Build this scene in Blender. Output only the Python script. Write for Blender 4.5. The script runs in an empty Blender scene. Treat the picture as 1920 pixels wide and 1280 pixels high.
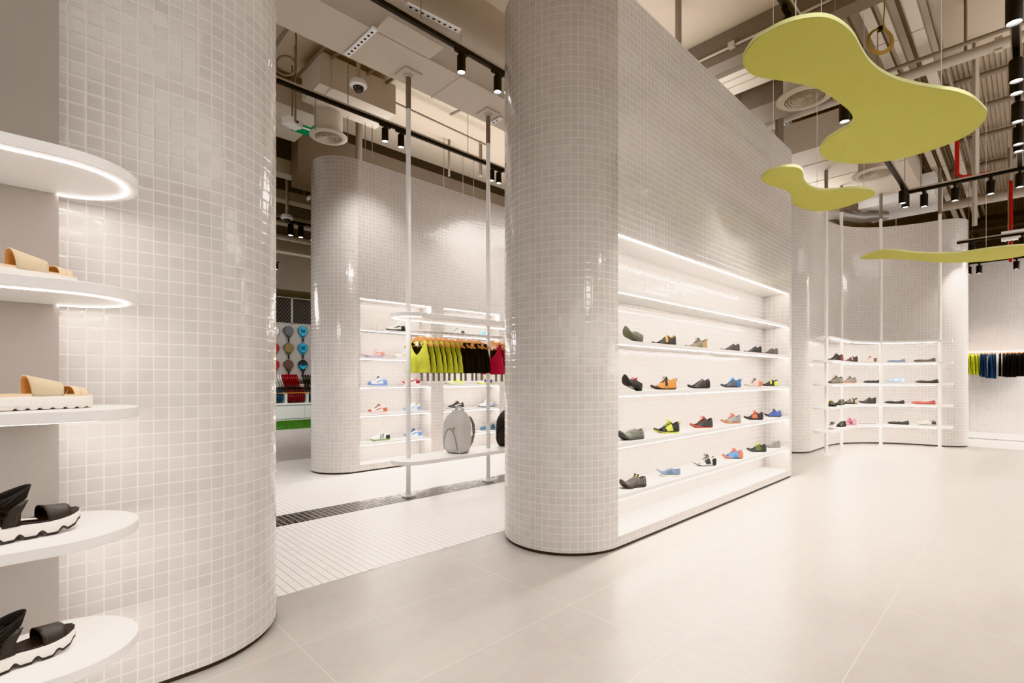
import bpy, bmesh, math, random
from mathutils import Vector, Matrix
rnd = random.Random(7)
C = bpy.context.scene.collection
PI = math.pi
def R(d): return math.radians(d)

# ------------------------------------------------------------------ survey
# X runs along the tiled walls, Y runs into the shop, Z up (metres).
FOC, EYE, PX0, PY0 = 938.0, 1.2, 960.0, 708.0
HEAD = math.atan2(965, 938)
FW = (math.cos(HEAD), math.sin(HEAD)); RT = (math.sin(HEAD), -math.cos(HEAD))
def ray(px, py):
    r = (px - PX0) / FOC; u = -(py - PY0) / FOC
    return FW[0] + RT[0]*r, FW[1] + RT[1]*r, u
def on_z(px, py, z):
    d = ray(px, py); t = (z - EYE) / d[2]; return Vector((d[0]*t, d[1]*t, z))
def on_y(px, py, y):
    d = ray(px, py); t = y / d[1]; return Vector((d[0]*t, y, EYE + d[2]*t))
def on_x(px, py, x):
    d = ray(px, py); t = x / d[0]; return Vector((x, d[1]*t, EYE + d[2]*t))
def to_px(x, y, z):
    dep = x*FW[0] + y*FW[1]; r = x*RT[0] + y*RT[1]
    return PX0 + FOC*r/dep, PY0 - FOC*(z - EYE)/dep

# ------------------------------------------------------------------ materials
def srgb(c):
    if isinstance(c, str):
        c = c.lstrip('#'); c = [int(c[i:i+2], 16)/255 for i in (0, 2, 4)]
    return tuple((v/12.92 if v <= .04045 else ((v+.055)/1.055)**2.4) for v in c[:3]) + (1,)
MATS = {}
def mat(name, col, rough=.5, metal=0, emit=0, vary=.06, scale=30, bump=0, coat=0, alpha=None, spec=.5):
    key = (name, str(col), rough, metal, emit, vary, scale, bump, coat)
    if key in MATS: return MATS[key]
    m = bpy.data.materials.new(name); m.use_nodes = True
    nt = m.node_tree; b = nt.nodes['Principled BSDF']
    base = srgb(col)
    tc = nt.nodes.new('ShaderNodeTexCoord'); nz = nt.nodes.new('ShaderNodeTexNoise')
    nz.inputs['Scale'].default_value = scale; nz.inputs['Detail'].default_value = 3
    nt.links.new(tc.outputs['Object'], nz.inputs['Vector'])
    mx = nt.nodes.new('ShaderNodeMix'); mx.data_type = 'RGBA'
    nt.links.new(nz.outputs['Fac'], mx.inputs[0])
    mx.inputs[6].default_value = tuple(max(0, v*(1-vary)) for v in base[:3]) + (1,)
    mx.inputs[7].default_value = tuple(min(1, v*(1+vary)) for v in base[:3]) + (1,)
    nt.links.new(mx.outputs[2], b.inputs['Base Color'])
    b.inputs['Roughness'].default_value = rough; b.inputs['Metallic'].default_value = metal
    b.inputs['Specular IOR Level'].default_value = spec
    if coat: b.inputs['Coat Weight'].default_value = coat; b.inputs['Coat Roughness'].default_value = .1
    if emit:
        b.inputs['Emission Color'].default_value = base; b.inputs['Emission Strength'].default_value = emit
    if bump:
        bp = nt.nodes.new('ShaderNodeBump'); bp.inputs['Strength'].default_value = bump; bp.inputs['Distance'].default_value = .004
        nt.links.new(nz.outputs['Fac'], bp.inputs['Height']); nt.links.new(bp.outputs[0], b.inputs['Normal'])
    MATS[key] = m
    return m

def tile_mat(name, tile_a, tile_b, grout, pitch, gw, rough=.12, tilt=.35, pillow=.5, gap_v=None, pitch_v=None, grout_v=None):
    """small square glazed mosaic laid out in the surface's own metres (UV)"""
    m = bpy.data.materials.new(name); m.use_nodes = True; nt = m.node_tree; N = nt.nodes.new; L = nt.links.new
    b = nt.nodes['Principled BSDF']
    uv = N('ShaderNodeUVMap'); sp = N('ShaderNodeSeparateXYZ'); L(uv.outputs[0], sp.inputs[0])
    def M(op, a, c=None, clamp=False):
        n = N('ShaderNodeMath'); n.operation = op; n.use_clamp = clamp
        for i, v in enumerate((a, c)):
            if v is None: continue
            if isinstance(v, (int, float)): n.inputs[i].default_value = v
            else: L(v, n.inputs[i])
        return n.outputs[0]
    pv = pitch_v or pitch
    ux = M('DIVIDE', sp.outputs[0], pitch); uy = M('DIVIDE', sp.outputs[1], pv)
    fx = M('ABSOLUTE', M('SUBTRACT', M('FRACT', ux), .5)); fy = M('ABSOLUTE', M('SUBTRACT', M('FRACT', uy), .5))
    gx = M('SMOOTHSTEP' if False else 'GREATER_THAN', fx, .5 - gw/pitch/2); gy = M('GREATER_THAN', fy, .5 - (gap_v or gw)/pv/2)
    g = M('MAXIMUM', gx, gy)
    cell = N('ShaderNodeCombineXYZ'); L(M('FLOOR', ux), cell.inputs[0]); L(M('FLOOR', uy), cell.inputs[1])
    wn = N('ShaderNodeTexWhiteNoise'); L(cell.outputs[0], wn.inputs['Vector'])
    c1 = N('ShaderNodeMix'); c1.data_type = 'RGBA'; L(wn.outputs['Value'], c1.inputs[0])
    c1.inputs[6].default_value = srgb(tile_a); c1.inputs[7].default_value = srgb(tile_b)
    gc = N('ShaderNodeMix'); gc.data_type = 'RGBA'; L(gy, gc.inputs[0])
    gc.inputs[6].default_value = srgb(grout); gc.inputs[7].default_value = srgb(grout_v or grout)
    c2 = N('ShaderNodeMix'); c2.data_type = 'RGBA'; L(g, c2.inputs[0]); L(c1.outputs[2], c2.inputs[6]); L(gc.outputs[2], c2.inputs[7])
    L(c2.outputs[2], b.inputs['Base Color'])
    rg = N('ShaderNodeMix'); rg.data_type = 'FLOAT'; L(g, rg.inputs[0]); rg.inputs[2].default_value = rough; rg.inputs[3].default_value = .6
    L(rg.outputs[0], b.inputs['Roughness'])
    # pillow edge + per tile tilt -> height in tile units
    mxf = M('MAXIMUM', fx, fy)
    e = M('DIVIDE', M('SUBTRACT', .5 - gw/pitch/2, mxf), .10, True)
    h1 = M('MULTIPLY', e, pillow)
    wc = N('ShaderNodeSeparateXYZ'); L(wn.outputs['Color'], wc.inputs[0])
    tx = M('MULTIPLY', M('SUBTRACT', M('FRACT', ux), .5), M('MULTIPLY', M('SUBTRACT', wc.outputs[0], .5), tilt))
    ty = M('MULTIPLY', M('SUBTRACT', M('FRACT', uy), .5), M('MULTIPLY', M('SUBTRACT', wc.outputs[1], .5), tilt))
    h = M('ADD', h1, M('MULTIPLY', M('ADD', tx, ty), e))
    bp = N('ShaderNodeBump'); bp.inputs['Strength'].default_value = .5; bp.inputs['Distance'].default_value = .004
    L(h, bp.inputs['Height']); L(bp.outputs[0], b.inputs['Normal'])
    return m

# ------------------------------------------------------------------ mesh builder
class MB:
    def __init__(self): self.v = []; self.f = []; self.mi = []; self.uv = []
    def add(self, vs, fs, mi=0, uvs=None):
        o = len(self.v); self.v += [tuple(p) for p in vs]
        for k, f in enumerate(fs):
            self.f.append([i + o for i in f]); self.mi.append(mi if isinstance(mi, int) else mi[k])
            self.uv.append(uvs[k] if uvs else None)
        return self
    def quad(self, a, b, c, d, mi=0, uv=None):
        return self.add([a, b, c, d], [(0, 1, 2, 3)], mi, [uv] if uv else None)
    def box(self, x0, x1, y0, y1, z0, z1, mi=0):
        vs = [(x, y, z) for z in (z0, z1) for y in (y0, y1) for x in (x0, x1)]
        return self.add(vs, [(0, 2, 3, 1), (4, 5, 7, 6), (0, 1, 5, 4), (1, 3, 7, 5), (3, 2, 6, 7), (2, 0, 4, 6)], mi)
    def obox(self, M, x0, x1, y0, y1, z0, z1, mi=0):
        vs = [M @ Vector((x, y, z)) for z in (z0, z1) for y in (y0, y1) for x in (x0, x1)]
        return self.add(vs, [(0, 2, 3, 1), (4, 5, 7, 6), (0, 1, 5, 4), (1, 3, 7, 5), (3, 2, 6, 7), (2, 0, 4, 6)], mi)
    def loft(self, rings, mi=0, close=True, cap=True, skip=(), uv=False):
        n = len(rings[0]); vs = [p for r in rings for p in r]; fs = []; us = []; mm = []
        for i in range(len(rings)-1):
            for j in range(n if close else n-1):
                if (i, j) in skip: continue
                k = (j+1) % n
                fs.append((i*n+j, i*n+k, (i+1)*n+k, (i+1)*n+j))
                mm.append(mi(i, j) if callable(mi) else mi)
                us.append([(j/n, i), ((j+1)/n, i), ((j+1)/n, i+1), (j/n, i+1)])
        if cap and close:
            c = mi(0, 0) if callable(mi) else mi
            fs.append(tuple(range(n-1, -1, -1))); mm.append(c); us.append([(0, 0)]*n)
            fs.append(tuple((len(rings)-1)*n + j for j in range(n))); mm.append(c); us.append([(0, 0)]*n)
        return self.add(vs, fs, mm, us if uv else None)
    def lathe(self, prof, n=24, c=(0, 0, 0), mi=0, cap=True):
        rings = [[(c[0]+r*math.cos(2*PI*j/n), c[1]+r*math.sin(2*PI*j/n), c[2]+z) for j in range(n)] for r, z in prof]
        return self.loft(rings, mi, True, cap)
    def cyl(self, p0, p1, r0, r1=None, n=12, mi=0, cap=True):
        return self.tube([p0, p1], [r0, r0 if r1 is None else r1], n, mi, cap)
    def tube(self, pts, r, n=8, mi=0, cap=True, closed=False, flat=1.0):
        pts = [Vector(p) for p in pts]; m = len(pts); rings = []; up = None
        for i, p in enumerate(pts):
            if closed: t = pts[(i+1) % m] - pts[i-1]
            else: t = pts[min(i+1, m-1)] - pts[max(i-1, 0)]
            t = t.normalized() if t.length > 1e-9 else Vector((0, 0, 1))
            if up is None:
                up = Vector((0, 0, 1)) if abs(t.z) < .9 else Vector((1, 0, 0))
            a = t.cross(up)
            a = a.normalized() if a.length > 1e-6 else t.orthogonal().normalized()
            bb = a.cross(t).normalized(); up = bb
            rr = r[i] if isinstance(r, (list, tuple)) else r
            rings.append([p + a*rr*math.cos(2*PI*j/n) + bb*rr*flat*math.sin(2*PI*j/n) for j in range(n)])
        if closed: rings.append(rings[0])
        return self.loft(rings, mi, True, cap and not closed)
    def prism(self, outline, z0, z1, mi=0, bev=0, holes=None):
        """closed 2-D outline (counter-clockwise) extruded from z0 to z1, optional small bevel"""
        n = len(outline)
        if bev:
            ins = inset(outline, bev)
            rings = [[(x, y, z0) for x, y in ins], [(x, y, z0+bev) for x, y in outline], [(x, y, z1-bev) for x, y in outline], [(x, y, z1) for x, y in ins]]
        else:
            rings = [[(x, y, z0) for x, y in outline], [(x, y, z1) for x, y in outline]]
        return self.loft(rings, mi)
    def build(self, name, mats, parent=None, smooth=None, loc=None, sub=0, solid=None, mat_off=0):
        me = bpy.data.meshes.new(name); me.from_pydata(self.v, [], self.f)
        mats = mats if isinstance(mats, (list, tuple)) else [mats]
        for m in mats: me.materials.append(m)
        me.polygons.foreach_set('material_index', self.mi)
        if any(u is not None for u in self.uv):
            lay = me.uv_layers.new(name='UVMap')
            for p, u in zip(me.polygons, self.uv):
                if u:
                    for li, c in zip(p.loop_indices, u): lay.data[li].uv = c
        bm = bmesh.new(); bm.from_mesh(me); bmesh.ops.remove_doubles(bm, verts=bm.verts, dist=1e-5)
        bmesh.ops.recalc_face_normals(bm, faces=bm.faces); bm.to_mesh(me); bm.free()
        if smooth is not None:
            me.polygons.foreach_set('use_smooth', [True]*len(me.polygons))
            me.set_sharp_from_angle(angle=R(smooth))
        o = bpy.data.objects.new(name, me); C.objects.link(o)
        if parent: o.parent = parent
        if loc: o.location = loc
        if solid:
            md = o.modifiers.new('thick', 'SOLIDIFY'); md.thickness = solid; md.offset = -1; md.material_offset = mat_off
        if sub:
            md = o.modifiers.new('sub', 'SUBSURF'); md.levels = sub; md.render_levels = sub
        return o

def inset(pts, d):
    n = len(pts); out = []
    area = sum(pts[i][0]*pts[(i+1) % n][1] - pts[(i+1) % n][0]*pts[i][1] for i in range(n))
    s = 1 if area > 0 else -1
    for i in range(n):
        p, a, b = Vector(pts[i]), Vector(pts[i-1]), Vector(pts[(i+1) % n])
        t1 = (p-a).normalized() if (p-a).length > 1e-9 else Vector((1, 0)); t2 = (b-p).normalized() if (b-p).length > 1e-9 else t1
        n1 = Vector((-t1.y, t1.x)); n2 = Vector((-t2.y, t2.x)); nn = n1+n2
        nn = nn.normalized() if nn.length > 1e-6 else n1
        k = max(.4, nn.dot(n1)); q = p + nn*(s*d/k); out.append((q.x, q.y))
    return out
def arc(cx, cy, r, a0, a1, n=24):
    return [(cx + r*math.cos(R(a0+(a1-a0)*i/n)), cy + r*math.sin(R(a0+(a1-a0)*i/n))) for i in range(n+1)]
def smooth_closed(pts, k=6):
    n = len(pts); out = []
    for i in range(n):
        p0, p1, p2, p3 = (Vector(pts[(i+j-1) % n]) for j in range(4))
        for s in range(k):
            t = s/k
            q = .5*((2*p1) + (-p0+p2)*t + (2*p0-5*p1+4*p2-p3)*t*t + (-p0+3*p1-3*p2+p3)*t**3)
            out.append((q.x, q.y))
    return out
def smooth_open(pts, k=6):
    n = len(pts); out = []
    for i in range(n-1):
        p0, p1, p2, p3 = (Vector(pts[min(max(i+j-1, 0), n-1)]) for j in range(4))
        for s in range(k):
            t = s/k
            out.append(.5*((2*p1) + (-p0+p2)*t + (2*p0-5*p1+4*p2-p3)*t*t + (-p0+3*p1-3*p2+p3)*t**3))
    out.append(Vector(pts[-1])); return out

def thing(name, label, cat, loc=(0, 0, 0), rotz=0, group=None):
    o = bpy.data.objects.new(name, None); C.objects.link(o); o.empty_display_size = .1
    o.location = loc; o.rotation_euler = (0, 0, rotz); o['label'] = label; o['category'] = cat
    if group: o['group'] = group
    return o
def tag(o, label, cat, group=None):
    o['label'] = label; o['category'] = cat
    if group: o['group'] = group
    return o
def struct(o, label=None):
    o['kind'] = 'structure'
    if label: o['label'] = label
    return o
ORD = ['first', 'second', 'third', 'fourth', 'fifth', 'sixth', 'seventh', 'eighth', 'ninth', 'tenth', 'eleventh', 'twelfth', 'thirteenth', 'fourteenth']

# ------------------------------------------------------------------ palette
TP = .0493
M_tile = tile_mat('glazed_wall_mosaic', '#cfc9c5', '#d6d0cc', '#e5e1dc', TP, .0040, rough=.1, pillow=.17, tilt=.45)
M_floor_w = tile_mat('white_floor_mosaic', '#f5f2ef', '#efece9', '#8d8782', TP, .0032, rough=.3, tilt=.1, pillow=.3, gap_v=.0028, grout_v='#d5d0cc')
M_floor_d = tile_mat('dark_floor_mosaic', '#2b2624', '#373130', '#cfc6bf', TP, .004, rough=.12, tilt=.5, pillow=.5)
M_white = mat('white_lacquer', '#f1efed', .35, vary=.01)
M_niche = mat('niche_white', '#f2f0ee', .45, vary=.01)
M_pole = mat('white_painted_steel', '#f0eeec', .35, vary=.01)
M_led = mat('led_diffuser', '#fffbf7', .5, emit=26, vary=0)
M_led2 = mat('led_diffuser_soft', '#fffbf7', .5, emit=55, vary=0)
M_lens = mat('spot_lens', '#fff9f2', .3, emit=14, vary=0)
M_black = mat('black_powder_coat', '#141312', .45)
M_kick = mat('dark_toe_kick', '#4a413b', .6)
M_plaster = mat('grey_plaster', '#a79e97', .75, vary=.10, scale=3, bump=.08)
M_duct = mat('painted_duct', '#c6bbae', .6, vary=.03)
M_brown = mat('taupe_painted_concrete', '#7d7166', .8, vary=.05, scale=4)
M_ceil = mat('ceiling_plaster', '#c0b2a1', .85, vary=.04, scale=2)
M_dark = mat('dark_ceiling_void', '#3b332d', .9, vary=.1, scale=2)
M_pipe = mat('taupe_painted_pipe', '#8a7e73', .5, vary=.04)
M_pipe_l = mat('pale_painted_pipe', '#b5aa9d', .5, vary=.04)
M_steel = mat('brushed_steel', '#b8b4b0', .3, .9)
M_red = mat('red_paint', '#a8201e', .5)
M_felt = mat('chartreuse_felt', '#b7b369', .95, vary=.12, scale=90, bump=.35, spec=.1)
M_felt_e = mat('felt_painted_lit_edge', '#dedea6', .95, vary=.08, scale=90, spec=.1)  # paler felt: the light on the cloud rims put into the colour
M_wood = mat('beech_wood', '#d59a5c', .45, vary=.14, scale=14)
M_clear = mat('white_plastic', '#e6e2de', .4)
M_paper = mat('white_card', '#f3f0ec', .7, vary=.02)

def grey_floor_mat():
    m = bpy.data.materials.new('grey_porcelain_floor'); m.use_nodes = True; nt = m.node_tree; N = nt.nodes.new; L = nt.links.new
    b = nt.nodes['Principled BSDF']
    tc = N('ShaderNodeTexCoord'); sp = N('ShaderNodeSeparateXYZ'); L(tc.outputs['Object'], sp.inputs[0])
    def M(op, a, c=None):
        n = N('ShaderNodeMath'); n.operation = op
        for i, v in enumerate((a, c)):
            if v is None: continue
            if isinstance(v, (int, float)): n.inputs[i].default_value = v
            else: L(v, n.inputs[i])
        return n.outputs[0]
    def line(o, off, pitch, w):
        f = M('ABSOLUTE', M('SUBTRACT', M('FRACT', M('DIVIDE', M('SUBTRACT', o, off), pitch)), .5))
        return M('GREATER_THAN', f, .5 - w/pitch/2)
    g = M('MAXIMUM', line(sp.outputs[0], .877, 1.18, .004), line(sp.outputs[1], .507, .588, .004))
    nz = N('ShaderNodeTexNoise'); nz.inputs['Scale'].default_value = 1.1; nz.inputs['Detail'].default_value = 6; nz.inputs['Roughness'].default_value = .62
    mp = N('ShaderNodeMapping'); mp.inputs['Scale'].default_value = (.8, 2.2, 1); L(tc.outputs['Object'], mp.inputs[0]); L(mp.outputs[0], nz.inputs['Vector'])
    nf = N('ShaderNodeTexNoise'); nf.inputs['Scale'].default_value = 22; nf.inputs['Detail'].default_value = 4; L(tc.outputs['Object'], nf.inputs['Vector'])
    cr = N('ShaderNodeValToRGB'); cr.color_ramp.elements[0].position = .3; cr.color_ramp.elements[1].position = .7
    cr.color_ramp.elements[0].color = srgb('#b9b2ac'); cr.color_ramp.elements[1].color = srgb('#c6bfb9')
    L(nz.outputs['Fac'], cr.inputs[0])
    mx = N('ShaderNodeMix'); mx.data_type = 'RGBA'; mx.inputs[0].default_value = .08; L(cr.outputs[0], mx.inputs[6]); L(nf.outputs['Color'], mx.inputs[7])
    m2 = N('ShaderNodeMix'); m2.data_type = 'RGBA'; L(g, m2.inputs[0]); L(mx.outputs[2], m2.inputs[6]); m2.inputs[7].default_value = srgb('#d3cdc8')
    L(m2.outputs[2], b.inputs['Base Color'])
    rr = N('ShaderNodeMapRange'); L(nz.outputs['Fac'], rr.inputs[0]); rr.inputs[3].default_value = .24; rr.inputs[4].default_value = .36
    L(rr.outputs[0], b.inputs['Roughness'])
    return m
M_floor = grey_floor_mat()

# ------------------------------------------------------------------ setting : floors
WT = 3.95          # height of the free-standing tiled walls
FLOOR = MB().box(-6, 22, -8, 24, -.05, 0).build('floor', M_floor); struct(FLOOR, 'grey large-format porcelain tile floor')
def uvslab(name, x0, x1, y0, y1, z, m, lab):
    mb = MB(); mb.quad((x0, y0, z), (x1, y0, z), (x1, y1, z), (x0, y1, z), 0, [(x0-x0, 0), (x1-x0, 0), (x1-x0, y1-y0), (0, y1-y0)])
    mb.box(x0, x1, y0, y1, z-.0019, z-.0001)
    return struct(mb.build(name, m), lab)
YB = 2.856
uvslab('floor_mosaic', -3.0, 8.55, YB, YB+.0493*27.2, .002, M_floor_w, 'white mosaic floor strip in front of the dark band')
uvslab('floor_band', -3.0, 8.55, 4.197, 4.525, .002, M_floor_d, 'dark brown mosaic band across the white floor')
uvslab('floor_mosaic.001', -3.0, 8.55, 4.525, 7.45, .002, M_floor_w, 'white mosaic floor beyond the dark band')
uvslab('floor_mosaic.002', 11.85, 13.33, -6, 2.0, .002, M_floor_w, 'white mosaic floor before the far clothes rail')
uvslab('floor_band.001', 13.33, 13.62, -6, 2.0, .002, M_floor_d, 'dark mosaic band by the far clothes rail')
uvslab('floor_mosaic.003', 13.62, 15.1, -6, 2.0, .002, M_floor_w, 'white mosaic floor below the far clothes rail')

# ------------------------------------------------------------------ setting : tiled walls
def tiled_wall(name, outline, label, niches=None, z1=WT, z0=.022, closed=True, mats=None):
    """outline: closed list of (x,y); niches: {edge index: [(t0,t1,za,zb,depth)] } measured in metres along that edge"""
    mb = MB(); n = len(outline); u = 0; niches = niches or {}; soft = set()
    area = sum(outline[i][0]*outline[(i+1) % n][1] - outline[(i+1) % n][0]*outline[i][1] for i in range(n))
    s = 1 if area > 0 else -1
    for i in range(n):
        p, q = Vector(outline[i]), Vector(outline[(i+1) % n]); d = (q-p).length
        if d < 1e-6: continue
        t = (q-p)/d; inn = Vector((-t.y, t.x))*s
        def wq(a, b, za, zb, off=0, mi=0):
            A, B = p+t*a+inn*off, p+t*b+inn*off
            mb.quad((A.x, A.y, za), (B.x, B.y, za), (B.x, B.y, zb), (A.x, A.y, zb), mi, [(u+a, za), (u+b, za), (u+b, zb), (u+a, zb)])
        if i not in niches:
            if d < .15: soft.add(len(mb.f))
            wq(0, d, z0, z1)
        else:
            c = 0
            for (a, b, za, zb, dep) in niches[i]:
                if a > c: wq(c, a, z0, z1)
                wq(a, b, z0, za); wq(a, b, zb, z1)
                wq(a, b, za, zb, dep)                                   # tiled back of the niche
                A, B = p+t*a, p+t*b; A2, B2 = A+inn*dep, B+inn*dep
                for P, Q in ((A, A2), (B, B2)):                         # cheeks
                    mb.quad((P.x, P.y, za), (Q.x, Q.y, za), (Q.x, Q.y, zb), (P.x, P.y, zb), 1, [(0, za), (dep, za), (dep, zb), (0, zb)])
                for z in (za, zb):
                    mb.quad((A.x, A.y, z), (B.x, B.y, z), (B2.x, B2.y, z), (A2.x, A2.y, z), 2)
                c = b
            if c < d: wq(c, d, z0, z1)
        u += d
    top = [(x, y, z1) for x, y in outline]; mb.add(top, [tuple(range(n))], 2)
    me_mats = mats or [M_tile, M_tile, M_niche]
    o = mb.build(name, me_mats)
    for k in soft: o.data.polygons[k].use_smooth = True
    if not niches:
        for p in o.data.polygons: p.use_smooth = abs(p.normal.z) < .5
        o.data.set_sharp_from_angle(angle=R(35))
    k = MB().prism(inset(outline, .012), 0, z0+.004).build('toe_kick', M_kick, o)
    return struct(o, label)

# left wall: straight face then a half-round end
ax, ay, ar = .49, 2.78, .44
outA = [(-3.0, ay-ar), (.0922-TP, ay-ar)] + arc(ax, ay, ar, -90, 90, 28) + [(-3.0, ay+ar)]
WA = tiled_wall('wall_left', outA, 'tall white mosaic wall with rounded end beside the sandal shelves')
struct(MB().box(-3.0, .079, 2.246, ay-ar-.002, 0, WT).build('wall_panel', M_plaster), 'plain grey plaster panel behind the sandal shelves')
# middle wall with the long display niche
B_Y, B_R = 1.986, .468
bcx = 2.96
outB = [(bcx, B_Y), (6.655, B_Y), (6.655, B_Y+2*B_R)] + arc(bcx, B_Y+B_R, B_R, 90, 270, 30)[:-1]
outB = outB[:1] + outB[1:]
NB = (2.965-bcx, 6.572-bcx, .092, 2.205, .30)
WB = tiled_wall('wall_middle', outB, 'tall white mosaic wall with rounded end and lit shoe niche', {0: [(NB[0], NB[1], NB[2], NB[3], NB[4])]})
# back wall with two niches
D_Y, D_R = 5.87, .40
outD = [(3.0, D_Y), (8.4, D_Y), (8.4, D_Y+2*D_R)] + arc(3.0, D_Y+D_R, D_R, 90, 270, 26)[:-1]
WD = tiled_wall('wall_back', outD, 'white mosaic wall behind the bra rack with two lit niches', {0: [(.028, 1.108, .1, 2.205, .28), (1.33, 2.42, .1, 2.205, .28), (2.65, 3.75, .1, 2.205, .28)]})
# far wall with an S-shaped plan
ccx, ccy, cr = 10.1, 1.09, 1.33
ex, er = 11.81, .38
front = [(9.05, ccy+cr)] + arc(ccx, ccy, cr, 90, 0, 26) + arc(ex, ccy, er, 180, 360, 22)
back = arc(ccx, ccy, ex+er-ccx, 0, 90, 26)[1:] + arc(9.05, ccy+cr+.38, .38, 90, 270, 18)[:-1]
back = [(ex+er, ccy+.01)] + back[:25] + [(ccx, ccy+cr+.76)] + arc(9.05, ccy+cr+.38, .38, 90, 270, 18)[:-1]
WC = tiled_wall('wall_far', front + back, 'far white mosaic wall curving in an S behind the shelf rack')
struct(WC)
# wall at the very right, and the far clothes bay
mbE = MB(); mbE.quad((15.1, -6, 0), (15.1, 3, 0), (15.1, 3, WT), (15.1, -6, WT), 0, [(0, 0), (9, 0), (9, WT), (0, WT)]); mbE.box(15.102, 15.3, -6, 3, 0, WT, 1)
struct(mbE.build('wall_right', [M_tile, M_niche]), 'white mosaic wall behind the far clothes rail')

# ------------------------------------------------------------------ lit shelves
def led_strip(pts, w, z, h=.004):
    """flat ribbon following 2-D points, closed or open"""
    mb = MB(); L_, R_ = [], []
    m = len(pts)
    for i in range(m):
        a = Vector(pts[max(i-1, 0)]); b = Vector(pts[min(i+1, m-1)]); t = (b-a).normalized(); nn = Vector((-t.y, t.x)); p = Vector(pts[i])
        L_.append(p+nn*w/2); R_.append(p-nn*w/2)
    rings = [[(L_[i].x, L_[i].y, z), (R_[i].x, R_[i].y, z), (R_[i].x, R_[i].y, z-h), (L_[i].x, L_[i].y, z-h)] for i in range(m)]
    return mb.loft(rings)

SHELF_Z = [.377, .741, 1.107, 1.474, 1.842]
def left_shelf(z, label):
    t = thing('wall_shelf', label, 'shelf', (0, 0, z-.0325), 0, 'rounded sandal shelves on the left')
    cy, r, cx = 2.07, .212, .057
    o = [(-1.0, cy-r)] + arc(cx, cy, r, -90, 90, 30)
    o = o[:-1] + [(cx, cy+r), (.081, cy+r), (.081, 2.245), (-1.0, 2.245)]
    o = [(-1.0, cy-r)] + arc(cx, cy, r, -90, 82, 30) + [(.0815, cy+r), (.0815, 2.245), (-1.0, 2.245)]
    MB().prism(o, 0, .0325, bev=.0018).build('board', M_white, t, smooth=35)
    rr = r-.032
    pts = [(-1.0, cy-rr)] + arc(cx, cy, rr, -90, 90, 30) + [(.0825, cy+rr)][:0]
    pts = [(-1.0, cy-rr)] + arc(cx, cy, rr, -90, 84, 30) + [(.081, cy+rr)][:0]
    led_strip(pts, .011, 0.0005, .0025).build('light_strip', M_led, t)
    return t
for z, lab in zip(SHELF_Z, ['bottom rounded white shelf carrying a black strappy sandal', 'white rounded shelf second from bottom carrying a black strappy sandal',
                            'middle rounded white shelf carrying a nude slide sandal at eye level', 'rounded white shelf with glowing underside carrying a nude slide sandal',
                            'topmost rounded white shelf, empty, with glowing light ring below']):
    left_shelf(z, lab)

def niche_shelf(x0, x1, yf, depth, z, label, group, led=True, th=.032):
    t = thing('niche_shelf', label, 'shelf', (x0, yf, z-th), 0, group)
    MB().box(.001, x1-x0-.001, 0, depth-.001, 0, th).build('board', M_white, t)
    if led: MB().box(.004, x1-x0-.012, .006, .016, -.003, .0005).build('light_strip', M_led2, t)
    return t
WN = ['lowest', 'second lowest', 'middle', 'second highest', 'highest']
desc = ['carrying the grey strap shoe and blue slip-on', 'carrying the grey-green shoe and black-lime shoe', 'carrying the black tilted shoe and orange toe shoe', 'carrying the olive tilted shoe', 'standing empty under the ceiling strip']
for k, z in enumerate(SHELF_Z):
    niche_shelf(bcx+NB[0], bcx+NB[1], B_Y+.012, .286, z-.006, 'long white %s niche shelf %s' % (WN[k], desc[k]), 'long shelves in the middle wall niche')
tag(MB().box(bcx+NB[0]+.02, bcx+NB[1]-.03, B_Y+.008, B_Y+.022, 2.199, 2.204).build('light_strip', M_led), 'long glowing light strip under the head of the middle shoe niche', 'light strip')
for a, (x0, x1) in enumerate([(3.03, 4.106), (4.332, 5.418)]):
    side = ['in the niche behind the left rack pole', 'in the niche behind the black tops'][a]
    for k, z in enumerate(SHELF_Z):
        niche_shelf(x0, x1, D_Y+.012, .266, z-.01, 'short white %s shelf %s' % (WN[k], side), 'shelves in the back wall niches', th=.028)
    led = MB().box(x0+.01, x1-.02, D_Y+.008, D_Y+.022, 2.198, 2.204)
    led.box(x1-.012, x1-.002, D_Y+.006, D_Y+.06, 2.09, 2.2)
    tag(led.build('light_strip', M_led), 'glowing light strip across the head of the ' + ['first', 'second'][a] + ' back wall niche', 'light strip')

# ------------------------------------------------------------------ curved shelf rack in front of the far wall
rackC = thing('curved_shelf_rack', 'tall white pole rack with five curved lit shelves before the far wall', 'shelf rack', (9.9, 2.18, 0))
def rel(o, t): 
    o.parent = t; o.matrix_parent_inverse = Matrix.Translation(-Vector(t.location)); return o
CR = 1.115
def ccurve(off):                       # shelf centre line shifted outward (to the wall) by off
    return [(8.93, ccy+CR+off)] + arc(ccx, ccy, CR+off, 90, 0, 30) + [(ccx+CR+off, ccy-.02), (ccx+CR+off, ccy-.22)]
for (x, y) in [(8.979, 2.185), (9.894, 2.185), (10.811, 1.793), (11.222, 1.037)]:
    p = rel(MB().cyl((x, y, .012), (x, y, 4.0), .024, n=16).build('pole', M_pole, smooth=40), rackC)
    f = MB().lathe([(.06, 0), (.06, .008), (.05, .012), (.0, .012)], 20, (x, y, 0)).build('foot_flange', M_pole, smooth=40); f.parent = p
    g = MB().cyl((x, y, 4.0), (x, y, 4.44 if x < 11 else 4.795), .026, n=16).build('upper_pole', M_pipe, smooth=40); g.parent = p
cap_c = (8.93, ccy+CR)
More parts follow.
